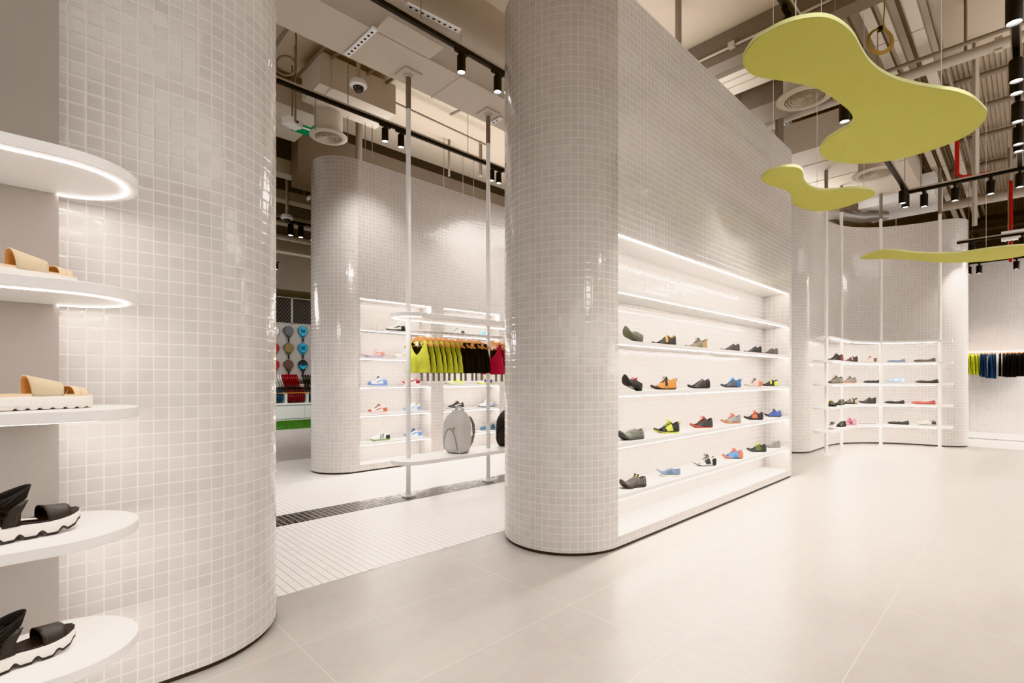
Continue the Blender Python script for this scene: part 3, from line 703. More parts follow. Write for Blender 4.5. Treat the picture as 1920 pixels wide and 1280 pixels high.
def sandal(label, loc, rotz, black, group, card=True):
    t = thing('sandal', label, 'sandal', loc, rotz, group)
    L_ = .262; X = lambda s: (s-.5)*L_; hw = lambda s: interp(S_HW, s); cl = lambda s: .006*math.sin(PI*s)
    if black:
        top = lambda s: .052 - .012*s + .010*math.cos(PI*min(1, s/.55))*.6 + .020*max(0, (s-.62)/.38)**1.6
        wave = lambda s: (0 if s < .06 else 0) + .011*max(0, math.sin((s-.03)*2*PI/.175))**1.0*(1 if s < .86 else .4) + .030*max(0, (s-.70)/.30)**1.7
    else:
        top = lambda s: .036 + .006*max(0, .5-abs(s-.35)) + .003*max(0, (s-.8)/.2)
        wave = lambda s: .0055*max(0, math.sin((s-.02)*2*PI/.105))*(1 if s > .2 else .1)
    N_ = 90; rings = []; ro = []
    for i in range(N_+1):
        s = i/N_; w = hw(s)*1.04; x = X(s); c = cl(s); b = wave(s); tt = top(s)
        rings.append([(x, c-w+.003, b), (x, c+w-.003, b), (x, c+w+.001, b+.006), (x, c+w+.001, tt-.004), (x, c+w-.002, tt), (x, c-w+.002, tt), (x, c-w-.001, tt-.004), (x, c-w-.001, b+.006)])
        ro.append([(x, c-w-.0014, b-.0005), (x, c+w+.0014, b-.0005), (x, c+w+.0014, b+.0062), (x, c+w-.002, b+.0064), (x, c-w+.002, b+.0064), (x, c-w-.0014, b+.0062)])
    MB().loft(rings).build('platform_sole', M_foam, t, smooth=40)
    if black: MB().loft([[(p[0], p[1], p[2]+.0006) for p in r] for r in ro]).build('outsole', M_outs, t, smooth=40)
    # insole
    ri = [[(X(s), cl(s)+k*(hw(s)-.002), top(s)+.0035+(.004*abs(k)**3 if s < .5 else .002*abs(k)**3)) for k in (-1, -.7, -.35, 0, .35, .7, 1)] + [(X(s), cl(s)+k*(hw(s)-.002), top(s)-.002) for k in (1, -1)] for s in [.01+.98*q/30 for q in range(31)]]
    MB().loft(ri).build('insole', M_blk_l if black else M_nude, t, smooth=50)
    def arch(nm, m, s0, s1, h0, h1, sh0=0, sh1=0, wide=1.0, uvn=1, thick=.0032, par=None, a0=0, a1=180, skew=0):
        """band arching over the foot from one edge of the insole to the other"""
        mb = MB(); g = []; na = 22; nw = 6
        for i in range(nw+1):
            f = i/nw; row = []
            for j in range(na+1):
                th = R(a0+(a1-a0)*j/na); sb = s0+(s1-s0)*f; k = math.sin(th)
                hgt = h0+(h1-h0)*f; x = X(sb)+(sh0+(sh1-sh0)*f)*k + skew*math.cos(th)
                y = cl(sb)+hw(sb)*wide*math.copysign(abs(math.cos(th))**.75, math.cos(th))
                row.append((x, y, top(sb)-.004+hgt*abs(k)**.85))
            g.append(row)
        fs = []; n1 = na+1; us = []
        for i in range(nw):
            for j in range(na):
                fs.append((i*n1+j, i*n1+j+1, (i+1)*n1+j+1, (i+1)*n1+j)); us.append([(j*1.0, i*uvn), (j+1.0, i*uvn), (j+1.0, (i+1)*uvn), (j*1.0, (i+1)*uvn)])
        mb.add([p for r in g for p in r], fs, 0, us)
        ms = m if isinstance(m, list) else [m, m]
        return mb.build(nm, ms, par or t, smooth=60, solid=thick, mat_off=1)
    if not black:
        arch('instep_strap', [M_nude_rib, M_nude_in], .40, .66, .066, .046, -.006, .006, 1.0, 4.0)
        arch('toe_strap', [M_nude, M_nude_in], .76, .82, .036, .033, .0, .004)
        arch('toe_strap', [M_nude, M_nude_in], .83, .89, .032, .027, .002, .006)
        mb = MB(); mb.box(X(.10), X(.36), -hw(.3)-.006, -hw(.3)-.0045, .014, .028).build('size_sticker', M_clear, t)
    else:
        arch('toe_strap', [M_blk_l, M_blk], .66, .86, .048, .034, -.004, .004)
        arch('instep_strap', [M_blk_l, M_blk], .27, .37, .052, .050, -.002, .002)
        # heel counter wraps the back of the foot
        g = []
        for i in range(7):
            f = i/6; row = []
            for j in range(19):
                a = R(90+180*j/18); x = X(.20)+.050*math.cos(a)*(1-.08*f); y = cl(.1)+.034*math.sin(a)*(1-.05*f)
                row.append((x - .004*f, y, top(.1)+.060*f + .0))
            g.append(row)
        MB().loft(g, 0, False, False).build('heel_counter', [M_blk_l, M_blk], t, smooth=60, solid=.004, mat_off=1)
        # ankle strap: a leaning loop rising from the heel counter over the instep
        g = []
        for i in range(4):
            f = i/3; row = []
            for j in range(25):
                a = 2*PI*j/24; cx = X(.305); x = cx+.054*math.cos(a); y = cl(.2)+.034*math.sin(a)
                z = top(.2)+.038+.022*math.cos(a)+.004+.034*f; row.append((x+.010*f, y, z))
            g.append(row)
        an = MB().loft(g, 0, False, False).build('ankle_strap', [M_blk, M_blk], t, smooth=60, solid=.004, mat_off=1)
        mb = MB(); mb.tube([(X(.29)+.012*q, cl(.2)-.035+.004*abs(q-1), top(.2)+.052+.009*q) for q in range(4)], .011, 8, flat=.35); mb.build('strap_tab', M_blk, an, smooth=60)
        mb = MB()
        for a in (0, 1):
            mb.tube([(X(.27)+.011*math.cos(b), cl(.2)-.0375, top(.2)+.03+.010*math.sin(b)) for b in [2*PI*k/14 for k in range(14)]], .0028, 6, closed=True)
            break
        mb.build('buckle', M_blk, an, smooth=60)
        for sg in (-1, 1):
            g = [[(X(p), cl(.3)+sg*yy, top(.36)+dz) for p in (p0, (2*p0+p1)/3, (p0+2*p1)/3, p1)] for p0, p1, yy, dz in ((.28, .43, .0365, -.003), (.285, .43, .038, .018), (.30, .435, .038, .034), (.345, .47, .036, .050), (.40, .505, .031, .066))]
            MB().loft(g, 0, False, False).build('side_strap', [M_blk_l, M_blk], t, smooth=60, solid=.0045, mat_off=1)
        mb = MB() if card else None; M_ = Matrix.Translation((X(.52), cl(.5), top(.52)+.0095)) @ Matrix.Rotation(R(6), 4, 'Y') @ Matrix.Rotation(R(-8), 4, 'Z')
        if card: mb.obox(M_, -.028, .024, -.014, .014, -.0004, .0004); mb.build('price_card', M_paper, t)
    return t
G4 = 'sandals on the left shelves'
ZL = [z for z in SHELF_Z]
sandal('nude slide sandal on the fourth shelf up, sole hidden by the shelf edge', (-.005, 2.055, ZL[3]+.0012), R(24), False, G4)
sandal('nude slide sandal with ribbed strap and scalloped white sole on the eye-level shelf', (.028, 2.02, ZL[2]+.0012), R(22), False, G4)
sandal('black strappy sandal with price card and wavy white sole, second shelf from the bottom', (-.004, 2.005, ZL[1]+.0016), R(20), True, G4)
sandal('black strappy sandal with wavy white sole on the lowest shelf, no card', (-.014, 2.02, ZL[0]+.0016), R(20), True, G4, False)

# ------------------------------------------------------------------ clothes
def half_strip(mb, inner, outer, z0, z1, depth, n=16, m=6, sx=1, mi=0):
    """one half panel (y from inner(v) to outer(v)), bulging by depth(u,v)"""
    for sg in (1, -1):
        g = []
        for i in range(n+1):
            v = i/n; a, b = inner(v), outer(v); row = []
            for j in range(m+1):
                y = a+(b-a)*j/m; row.append((sx*depth(y, v), sg*y, z0+(z1-z0)*v))
            g.append(row)
        mb.loft(g, mi, False, False)
    return mb
def make_top(col, dark_back=True, label='', group=None, cat='sports top', loc=(0, 0, 0), rotz=0, h=.33, w=.168, lining='#2a2826', longer=False):
    t = thing('sports_top', label, cat, loc, rotz, group)
    m = mat('knit_' + col.strip('#'), col, .85, vary=.14, scale=22, bump=.25); m2 = mat('knit_lining', lining, .9)
    neck, arm = .56, .50
    def inner(v): return 0 if v < neck else min(.082, .100*((v-neck)/(1-neck))**.6)
    def outer(v):
        if v < arm: return w*(1-.10*v) + .004*math.sin(v*9)
        k = (v-arm)/(1-arm); return max(.118, w*.95*(1-k)**1.6 + .118*(1-(1-k)**1.6))
    def dep(y, v):
        return .008 + .024*math.exp(-((abs(y)-.07)/.06)**2-((v-.42)/.2)**2)*(1) + .022*math.sqrt(max(0, 1-(y/w)**2))*(1-v*.8) + .003*math.sin(y*60+v*5)
    mb = half_strip(MB(), inner, outer, -h, 0, dep)
    mb.build('front_panel', [m, m2], t, smooth=60, solid=.003, mat_off=1)
    def dep2(y, v): return -.004 - .016*math.sqrt(max(0, 1-(y/w)**2))*(1-v*.8)
    def inner2(v): return 0 if v < .8 else .09*((v-.8)/.2)**.6
    half_strip(MB(), inner2, outer, -h, 0, dep2).build('back_panel', [m2 if dark_back else m, m2], t, smooth=60, solid=.003, mat_off=1)
    bd = MB(); pts = [(dep(y, 0)+.002 if s > 0 else dep2(y, 0)-.002, y, -h+.016) for s, ys in ((1, range(-12, 13)), (-1, range(12, -13, -1))) for y in [k*w/12.2 for k in ys]]
    bd.loft([[(x, y, z-.014) for x, y, z in pts], [(x, y, z+.014) for x, y, z in pts]], 0, True, False).build('hem_band', m, t, smooth=60)
    tg = MB(); tg.box(-.004, -.003, .03, .062, -h-.085, -h-.002); tg.build('swing_ticket', mat('taupe_ticket', '#a39a92', .7), t)
    pt = MB(); M_ = Matrix.Translation((.012, .0, -.035)) @ Matrix.Rotation(R(38), 4, 'X'); pt.obox(M_, 0, .001, -.018, .018, -.018, .018); pt.build('price_label', M_paper, t)
    return t
def make_hanger(label, group, loc, rotz, first=None):
    if first:
        r = first.copy(); C.objects.link(r); r.location = loc; r.rotation_euler = (0, 0, rotz); r['label'] = label; r['group'] = group
        for ch in first.children: c = ch.copy(); C.objects.link(c); c.parent = r
        return r
    t = thing('coat_hanger', label, 'hanger', loc, rotz, group)
    # origin on the rail centre line
    hk = [(0, .0145*math.cos(a), .0145*math.sin(a)) for a in [R(-60+250*k/14) for k in range(15)]][::-1]
    hk = [(0, .0145*math.cos(a), .0145*math.sin(a)) for a in [R(200-230*k/14) for k in range(15)]] + [(0, .008, -.02), (0, 0, -.034), (0, 0, -.05)]
    MB().tube(hk, .0017, 6).build('hook', M_steel, t, smooth=60)
    mb = MB(); g = []
    for k in range(25):
        f = (k-12)/12; a = abs(f); y = f*.185; z = -.052-.105*a**1.15; hh_ = .026*(1-a)+.013; 
        g.append([(-.006, y, z-hh_), (.006, y, z-hh_), (.0075, y, z-hh_*.5), (.006, y, z), (-.006, y, z), (-.0075, y, z-hh_*.5)])
    mb.loft(g).build('wooden_arms', M_wood, t, smooth=40)
    MB().cyl((0, -.165, -.155), (0, .165, -.155), .004, n=8).build('cross_bar', M_wood, t, smooth=40)
    return t
h0 = make_hanger('wooden hanger', None, (0, 0, 0), 0)
tops = [('#d4d65c', 'lime')]*7 + [('#1f1d1c', 'black')]*5
xs = [2.90, 2.975, 3.045, 3.115, 3.185, 3.25, 3.325, 3.41, 3.475, 3.57, 3.63, 3.71]
protos = {}
def dup(root, loc, rotz, label, group):
    r = root.copy(); C.objects.link(r); r.location = loc; r.rotation_euler = (0, 0, rotz); r['label'] = label; r['group'] = group
    for ch in root.children:
        c = ch.copy(); C.objects.link(c); c.parent = r
        for g in ch.children: d = g.copy(); C.objects.link(d); d.parent = c
    return r
for i, ((col, nm), x) in enumerate(zip(tops, xs)):
    k = i if nm == 'lime' else i-7
    rz = R(180+17+rnd.uniform(-5, 5)); zr = 1.683+.0125
    lab = 'wooden hanger holding the %s %s top from the rack pole' % (ORD[k], nm)
    if i == 0: hg = h0; h0['label'] = lab; h0['group'] = 'wooden hangers on the rack rail'; h0.location = (x, 4.37, zr-.012); h0.rotation_euler = (0, 0, rz)
    else: make_hanger(lab, 'wooden hangers on the rack rail', (x, 4.37, zr-.012), rz, h0)
    lab = '%s cropped sports top, %s of the %s tops from the rack pole' % (nm, ORD[k], nm)
    lc = (x, 4.37, 1.683-.102)
    if nm not in protos: protos[nm] = make_top(col, True, lab, nm + ' tops on the rack rail', loc=lc, rotz=rz, lining='#24211f')
    else: dup(protos[nm], lc, rz, lab, nm + ' tops on the rack rail')
pk = None
for i, x in enumerate((3.93, 4.02, 4.11)):
    rz = R(180+15+rnd.uniform(-4, 4))
    make_hanger('wooden hanger holding the %s pink top beyond the second rack pole' % ORD[i], 'wooden hangers on the rack rail', (x, 4.37, 1.683+.0005), rz, h0)
    lab = 'pink and black sports top, %s beyond the second rack pole' % ORD[i]
    if not pk: pk = make_top('#c23a52', True, lab, 'pink tops on the rack rail', loc=(x, 4.37, 1.581), rotz=rz, h=.34)
    else: dup(pk, (x, 4.37, 1.581), rz, lab, 'pink tops on the rack rail')

# shorts on the far clothes rail
railE = thing('wall_clothes_rail', 'white lit clothes rail on the far right mosaic wall', 'clothes rail', (14.78, .5, 1.77))
MB().box(-.02, .02, -3.5, .66, -.012, .02).build('rail', M_pole, railE)
for y in (.6, -1.2, -3.0): MB().box(.02, .318, y-.015, y+.015, -.012, .012).build('bracket', M_pole, railE)
MB().box(-.012, .012, -3.5, .64, -.0165, -.0125).build('light_strip', M_led2, railE)
def make_shorts(col, label, group, loc, rotz, h):
    t = thing('shorts', label, 'shorts', loc, rotz, group); m = mat('shorts_' + col.strip('#'), col, .8, vary=.16, scale=16, bump=.3); m2 = mat('shorts_lining', '#2a2724', .9)
    w = .17
    inner = lambda v: .012*(1-v/.55)+.006 if v < .55 else 0
    outer = lambda v: w*(1.12-.2*v)
    for sx, nm in ((1, 'front_panel'), (-1, 'back_panel')):
        dep = lambda y, v: .005+.014*math.sqrt(max(0, 1-(abs(y)/(w*1.1))**2))*(1.1-.5*v)+.003*math.sin(y*70+v*3)
        half_strip(MB(), inner, outer, -h, 0, dep, sx=sx).build(nm, [m, m2], t, smooth=60, solid=.003, mat_off=1)
    MB().loft([[(.020*math.cos(a), w*.93*math.sin(a), z) for a in [2*PI*k/24 for k in range(24)]] for z in (-.012, .016)], 0, True, False).build('waistband', m, t, smooth=60)
    return t
def make_clip_hanger(label, group, loc, rotz):
    t = thing('clip_hanger', label, 'hanger', loc, rotz, group)
    MB().tube([(0, .017*math.cos(a), .002+.017*math.sin(a)) for a in [R(200-230*k/12) for k in range(13)]]+[(0, 0, -.04)], .0022, 6).build('hook', M_steel, t, smooth=60)
    MB().box(-.006, .006, -.16, .16, -.062, -.04).build('wooden_bar', M_wood, t)
    for y in (-.12, .12): MB().box(-.01, .01, y-.012, y+.012, -.098, -.058).build('clip', M_black, t)
    return t
seq = [('#d2d64a', 'lime', .40, 1812), ('#d2d64a', 'lime', .41, 1818), ('#d8dc4e', 'lime', .42, 1825), ('#d2d64a', 'lime', .42, 1832),
       ('#3c526e', 'navy blue', .46, 1839), ('#3f5878', 'navy blue', .48, 1845), ('#3c526e', 'navy blue', .50, 1851), ('#44617f', 'navy blue', .50, 1858), ('#3f5878', 'navy blue', .51, 1865),
       ('#1d1b1b', 'black', .46, 1875), ('#1d1b1b', 'black', .47, 1882), ('#1d1b1b', 'black', .48, 1888), ('#222020', 'black', .48, 1895), ('#1d1b1b', 'black', .48, 1902), ('#222020', 'black', .46, 1909), ('#1d1b1b', 'black', .46, 1916), ('#1d1b1b', 'black', .46, 1923)]
cnt = {}; sp = {}; ch0 = None
for col, nm, h, px in seq:
    d = ray(px, 700); y = 14.78*d[1]/d[0]; k = cnt.get(nm, 0); cnt[nm] = k+1; rz = R(90+8+rnd.uniform(-5, 5))
    lab = '%s shorts on the far rail, %s of the %s from the wall' % (nm, ORD[k], nm); g = nm + ' shorts on the far rail'
    lab2 = 'clip hanger on the far rail carrying the %s %s shorts' % (ORD[k], nm)
    if not ch0: ch0 = make_clip_hanger(lab2, 'clip hangers on the far rail', (14.78, y, 1.775), rz)
    else: dup(ch0, (14.78, y, 1.775), rz, lab2, 'clip hangers on the far rail')
    lc = (14.78, y, 1.69)
    if (col, h) not in sp: sp[(col, h)] = make_shorts(col, lab, g, lc, rz, h)
    else: dup(sp[(col, h)], lc, rz, lab, g)

# ------------------------------------------------------------------ backpacks on the bench
def backpack(label, loc, rotz, col, strapcol, tagcol, group, size=1.0, letters=False):
    t = thing('backpack', label, 'backpack', loc, rotz, group); t.scale = (size,)*3
    m = mat('bag_' + col.strip('#'), col, .45, vary=.10, scale=9, bump=.55); ms = mat('bagstrap_' + strapcol.strip('#'), strapcol, .8)
    def ring(z, w, d, ox=0, e=.45, n=28):
        return [(ox+d*math.copysign(abs(math.cos(a))**e, math.cos(a)), w*math.copysign(abs(math.sin(a))**e, math.sin(a)), z+.004*math.sin(5*a+z*30)) for a in [2*PI*k/n for k in range(n)]]
    prof = [(0, .105, .075, 0), (.008, .118, .086, 0), (.05, .138, .10, .004), (.13, .150, .108, .008), (.22, .154, .110, .008), (.30, .15, .104, .004), (.36, .138, .092, -.004), (.40, .12, .07, -.012), (.43, .098, .045, -.02), (.455, .075, .028, -.025), (.468, .055, .018, -.027)]
    MB().loft([ring(*p) for p in prof]).build('body', m, t, smooth=60, sub=1)
    MB().tube([(-.03, -.055, .47), (-.028, -.03, .486), (-.026, 0, .492), (-.028, .03, .487), (-.03, .055, .47)], .012, 8, flat=1).build('roll_top', m, t, smooth=60)
    arcp = [(.112-.010*abs(a), .0+.085*math.cos(R(a2)), .03+.20*math.sin(R(a2))) for a, a2 in [(0, k) for k in range(0, 181, 10)]]
    def front(y, z):
        w, d = interp([(p[0], p[1]) for p in prof], z), interp([(p[0], p[2]) for p in prof], z); return d*(max(0, 1-(abs(y)/w)**4.4))**(1/4.4)+.008
    g = []
    for i in range(9):
        r_ = i/8; g.append([(front(.10*r_*math.cos(R(a)), .04+.23*r_*math.sin(R(a)))+.006*(1-r_**4), .10*r_*math.cos(R(a)), .04+.23*r_*math.sin(R(a))) for a in range(0, 181, 12)])
    pk_ = MB().loft(g, 0, False, False).build('front_pocket', m, t, smooth=60, solid=.004)
    MB().tube([(front(.10*math.cos(R(a)), .04+.23*math.sin(R(a)))+.003, .10*math.cos(R(a)), .04+.23*math.sin(R(a))) for a in range(0, 181, 9)], .0028, 6).build('zip_line', ms, pk_, smooth=60)
    for sy in (-1, 1):
        MB().tube([(-.075, sy*.07, .40), (-.125, sy*.075, .38), (-.165, sy*.085, .30), (-.168, sy*.09, .20), (-.140, sy*.09, .11), (-.10, sy*.085, .05)], [.012, .020, .024, .024, .02, .01], 8, flat=.45).build('shoulder_strap', ms, t, smooth=60)
    MB().box(front(.055, .27)-.004, front(.055, .27)+.006, .05, .062, .255, .285).build('pull_tab', mat('tab_' + tagcol.strip('#'), tagcol, .7), t)
    if letters:
        mb = MB()
        for q in range(7): 
            z = .12+.032*q; mb.box(front(-.12, z)-.002, front(-.12, z)+.002, -.128, -.114, z, z+.022)
        mb.build('lettering_band', M_paper, t)
    return t
bx = on_z(842, 846, .386)
backpack('light grey roll-top backpack standing on the white rack bench', (bx.x+.02, 4.33, .3862), R(188), '#cfccc9', '#97918b', '#d98a5c', 'backpacks on the bench', 1.0)
d_ = ray(949, 700)
backpack('black backpack on the bench, mostly hidden by the middle wall', (4.33*d_[0]/d_[1]+.03, 4.33, .3862), R(196), '#2b2624', '#1f1c1b', '#efe9e2', 'backpacks on the bench', .92, True)
# ------------------------------------------------------------------ racket corner far behind the gap
RY = 14.8
M_panel = mat('pale_grey_cladding', '#b5aea8', .6, vary=.03, scale=2)
mb = MB(); mb.quad((1.5, RY, 0), (11, RY, 0), (11, RY, 2.745), (1.5, RY, 2.745)); mb.box(1.5, 11, RY+.002, RY+.2, 0, 4.6)
struct(mb.build('wall_racket', M_panel), 'pale grey clad wall hung with rackets')
def lattice_mat():
    m = bpy.data.materials.new('expanded_metal_mesh'); m.use_nodes = True; nt = m.node_tree; N = nt.nodes.new; L = nt.links.new; b = nt.nodes['Principled BSDF']
    tc = N('ShaderNodeTexCoord'); sp = N('ShaderNodeSeparateXYZ'); L(tc.outputs['Object'], sp.inputs[0])
    def M(op, a, c=None):
        n = N('ShaderNodeMath'); n.operation = op
        for i, v in enumerate((a, c)):
            if v is None: continue
            if isinstance(v, (int, float)): n.inputs[i].default_value = v
            else: L(v, n.inputs[i])
        return n.outputs[0]
    p = M('MULTIPLY', sp.outputs[0], 11.5); q = M('MULTIPLY', sp.outputs[2], 9.0)
    f = lambda v: M('GREATER_THAN', M('ABSOLUTE', M('SUBTRACT', M('FRACT', v), .5)), .42)
    g = M('MAXIMUM', f(M('ADD', p, q)), f(M('SUBTRACT', p, q)))
    mx = N('ShaderNodeMix'); mx.data_type = 'RGBA'; L(g, mx.inputs[0]); mx.inputs[6].default_value = srgb('#1b1715'); mx.inputs[7].default_value = srgb('#6f665f')
    L(mx.outputs[2], b.inputs['Base Color']); b.inputs['Roughness'].default_value = .6; return m
M_lat = lattice_mat()
for k, (x0, x1) in enumerate([(3.55, 5.48), (5.53, 7.46)]):
    t = thing('mesh_panel', ['dark wire mesh panel above the grey and brown rackets', 'dark wire mesh panel above the blue rackets'][k], 'mesh panel', (x0, RY-.03, 2.75))
    MB().box(0, x1-x0, 0, .02, .02, .74).build('mesh', M_lat, t)
    f = MB(); f.box(-.02, 0, -.01, .028, 0, .76); f.box(x1-x0, x1-x0+.02, -.01, .028, 0, .76); f.box(-.02, x1-x0+.02, -.01, .028, 0, .02); f.box(-.02, x1-x0+.02, -.01, .028, .74, .76)
    f.build('frame', mat('pale_frame', '#bdb5ad', .5), t)
def make_racket(label, group, loc, face, edge, rot=(0, 0, 0), mark=None, band=None, cord=True):
    """origin at the centre of the head; local plane x-z, thickness along y"""
    t = thing('padel_racket', label, 'racket', loc, 0, group); t.rotation_euler = rot
    mf, me_ = mat('racket_' + face.strip('#'), face, .45, vary=.1), mat('racket_edge_' + edge.strip('#'), edge, .4)
    def outl(sc=1):
        pts = []
        for k in range(40):
            a = 2*PI*k/40; x, z = .128*math.cos(a), .132*math.sin(a)
            if z < 0: x *= 1-.38*(-z/.132)**2; z *= 1.22
            pts.append((x*sc, z*sc))
        return pts
    o = outl(); i_ = outl(.93)
    MB().loft([[(x, -.0165, z) for x, z in i_], [(x, -.019, z) for x, z in outl(.96)], [(x, -.014, z) for x, z in o], [(x, .014, z) for x, z in o], [(x, .019, z) for x, z in outl(.96)], [(x, .0165, z) for x, z in i_]], 0).build('frame', me_, t, smooth=40)
    MB().loft([[(x*.93, -.0185, z*.93) for x, z in o], [(x*.93, .0185, z*.93) for x, z in o]]).build('face', mf, t)
    th = MB()
    for s in (1, -1): th.tube([(s*.062, 0, -.13), (s*.045, 0, -.165), (s*.014, 0, -.205), (s*.01, 0, -.23)], [.013, .013, .013, .012], 8)
    th.build('throat', me_, t, smooth=50)
    MB().tube([(0, 0, -.205), (0, 0, -.32)], .0165, 10).build('handle', M_blk, t, smooth=50)
    if cord: MB().tube([(0, 0, -.32), (.012, 0, -.345), (.004, 0, -.365), (-.012, 0, -.35), (-.002, 0, -.32)], .004, 6).build('wrist_cord', M_black, t, smooth=50)
    if band: MB().loft([[(x*.9, -.0196, z*.9) for x, z in o if z < -.02], [(x*.9, -.0188, z*.9) for x, z in o if z < -.02]]).build('lower_band', mat('racket_band' + band.strip('#'), band, .4), t)
    if mark:
        mb = MB(); w = .011
        for s in (-1, 1): mb.tube([(s*.052, -.0205, .055), (s*.052, -.0205, -.02), (s*.04, -.0205, -.045), (s*.018, -.0205, -.045), (0, -.0205, -.02), (0, -.0205, .04)], w, 4, flat=1)
        mb.build('letter_mark', mat('mark_' + mark.strip('#'), mark, .5), t)
    return t
GR = 'rackets hung on the far wall'
for px, col in ((541, [('#5d6063', '#4b4e50', 'slate grey', None, None), ('#8a7149', '#5e4c33', 'bronze brown', None, None), ('#6c554a', '#4a3a34', 'dark brown', None, None)]),
                (568, [('#21a5c9', '#1487a8', 'turquoise', '#1b2c5c', None), ('#1ea2cb', '#1487a8', 'turquoise', '#1b2c5c', None), ('#2a3136', '#20262a', 'black', '#55636b', '#2bb3dc')]),
                (514.5, [('#e9e5e1', '#d8d2cd', 'white', None, None), ('#b81f2c', '#9c1924', 'red', None, None), ('#b81f2c', '#9c1924', 'red', None, None)]),
                (595.5, [('#d9713a', '#b85c2e', 'orange', None, None), ('#d9713a', '#b85c2e', 'orange', None, None), ('#6c4d3a', '#523a2c', 'brown', None, None)])):
    for k, py in enumerate((620, 651.5, 683)):
        p = on_y(px, py, RY-.05); face, edge, nm, mk, bd = col[k]
        extra = {0: 'top', 1: 'middle', 2: 'bottom'}[k]; where = {541: 'of the grey and brown column', 568: 'of the turquoise column', 514.5: 'of the column at the near wall edge', 595.5: 'of the column at the back wall edge'}[px]
        make_racket('%s padel racket, %s %s' % (nm, extra, where), GR, p, face, edge, mark=mk, band=bd)
def rail_thing(nm, label, cat, x0, x1, y, z):
    t = thing(nm, label, cat, (x0, y, z)); MB().box(0, x1-x0, -.02, .02, -.03, 0).build('rail', M_white, t)
    for x in (.1, x1-x0-.1): MB().box(x-.015, x+.015, .02, RY-y, -.03, 0).build('bracket', M_white, t)
    return t
zr_ = 1.02
xa, xb = on_y(516, 700, 14.55).x, on_y(558, 700, 14.55).x
rail_thing('racket_rail', 'white wall rail holding the red and white rackets', 'rail', xa-.4, xb+.06, 14.55, zr_)
xc, xd = on_y(566, 700, 14.55).x, on_y(600, 700, 14.55).x
rail_thing('racket_rail', 'white wall rail holding the black rackets', 'rail', xc-.06, xd+.3, 14.55, zr_)
rowc = [('#ece8e5', '#d9d4d0', 'white')]*3 + [('#c42430', '#8f1a23', 'red')]*7
rk = {}
n_ = 0
for k, (f, e, nm) in enumerate(rowc):
    x = xa + (xb-xa)*(k+.5)/10; i = k if nm == 'white' else k-3; lab = '%s racket slotted upright in the wall rail, %s of the %s ones' % (nm, ORD[i], nm)
    loc, rot = (x, 14.505, 1.17), (R(-14), 0, R(62))
    if nm not in rk: rk[nm] = make_racket(lab, 'rackets in the wall rail', loc, f, e, rot, cord=False)
    else: o = dup(rk[nm], loc, 0, lab, 'rackets in the wall rail'); o.rotation_euler = rot
for k in range(7):
    x = xc + (xd-xc)*(k+.5)/7; lab = 'black and white racket slotted upright in the wall rail, %s from the gap' % ORD[k]; loc, rot = (x, 14.505, 1.16), (R(-14), 0, R(62))
    if 'bk' not in rk: rk['bk'] = make_racket(lab, 'rackets in the wall rail', loc, '#3a3534', '#2a2626', rot, mark='#d8d2cd', cord=False)
    else: o = dup(rk['bk'], loc, 0, lab, 'rackets in the wall rail'); o.rotation_euler = rot
cab = thing('low_cabinet', 'long white base cabinet with bins below the rackets', 'cabinet', (2.5, 14.35, 0))
MB().box(0, 7.2, .03, .445, 0, .44).build('carcass', M_white, cab)
MB().box(-.02, 7.22, -.02, .447, .44, .475).build('worktop', M_white, cab)
for k in range(9): MB().box(.8*k+.006, .8*k+.794, .005, .03, .06, .432).build('door', M_white, cab)
bx_ = [on_y(p, 740, 14.4).x for p in (507, 536.5, 576.5, 606)]
for k in range(3):
    nm = ['first', 'second', 'third'][k]; x0, x1 = bx_[k], bx_[k+1]; c = ['blue', 'red', 'dark blue'][k]
    t = thing('racket_bin', 'white bin with orange top edge holding the %s rackets' % c, 'bin', (x0, 14.38, .4755), 0, 'racket bins on the cabinet')
    MB().box(.005, x1-x0-.005, .38, .40, 0, .31).build('back_panel', M_white, t)
    for x in (.005, x1-x0-.025): MB().box(x, x+.02, 0, .38, 0, .31).build('side_panel', M_white, t)
    MB().box(.025, x1-x0-.025, 0, .38, 0, .012).build('bin_floor', M_white, t)
    MB().box(.005, x1-x0-.005, -.008, .0, .285, .31).build('top_edge', mat('orange_edge', '#c9874e', .5), t)
    cnt_ = [5, 8, 4][k]; f, e = [('#2a6f92', '#1c4a63'), ('#b3202e', '#7c1620'), ('#2b5a78', '#1d3d52')][k]
    for i in range(cnt_):
        x = x0+.06+(x1-x0-.12)*(i+.5)/cnt_; lab = '%s racket standing head down in its bin, %s from the gap' % (c, ORD[i]); loc, rot = (x, 14.50, .652), (0, R(180), R(66))
        if ('b', k) not in rk: rk[('b', k)] = make_racket(lab, '%s rackets in the bins' % c, loc, f, e, rot, cord=False); MB().tube([(0, 0, -.285), (0, 0, -.335)], .02, 8).build('grip_cap', mat('pale_pink_grip', '#dcbcb4', .6), rk[('b', k)])
        else: o = dup(rk[('b', k)], loc, 0, lab, '%s rackets in the bins' % c); o.rotation_euler = rot
tf = MB(); rr = random.Random(3)
tf.box(1.5, 11, 12.0, 14.34, .001, .012)
for k in range(5200):
    x, y = rr.uniform(3.2, 6.9), rr.uniform(12.0, 14.3); a = rr.uniform(0, PI); dx, dy = .012*math.cos(a), .012*math.sin(a); h = rr.uniform(.02, .034)
    tf.add([(x-dx, y-dy, .011), (x+dx, y+dy, .011), (x+rr.uniform(-.012, .012), y+rr.uniform(-.012, .012), h)], [(0, 1, 2)])
o = tf.build('artificial_turf', mat('green_turf', '#4a7a33', .9, vary=.25, scale=60)); o['kind'] = 'stuff'; tag(o, 'strip of green artificial turf before the racket cabinet', 'turf')

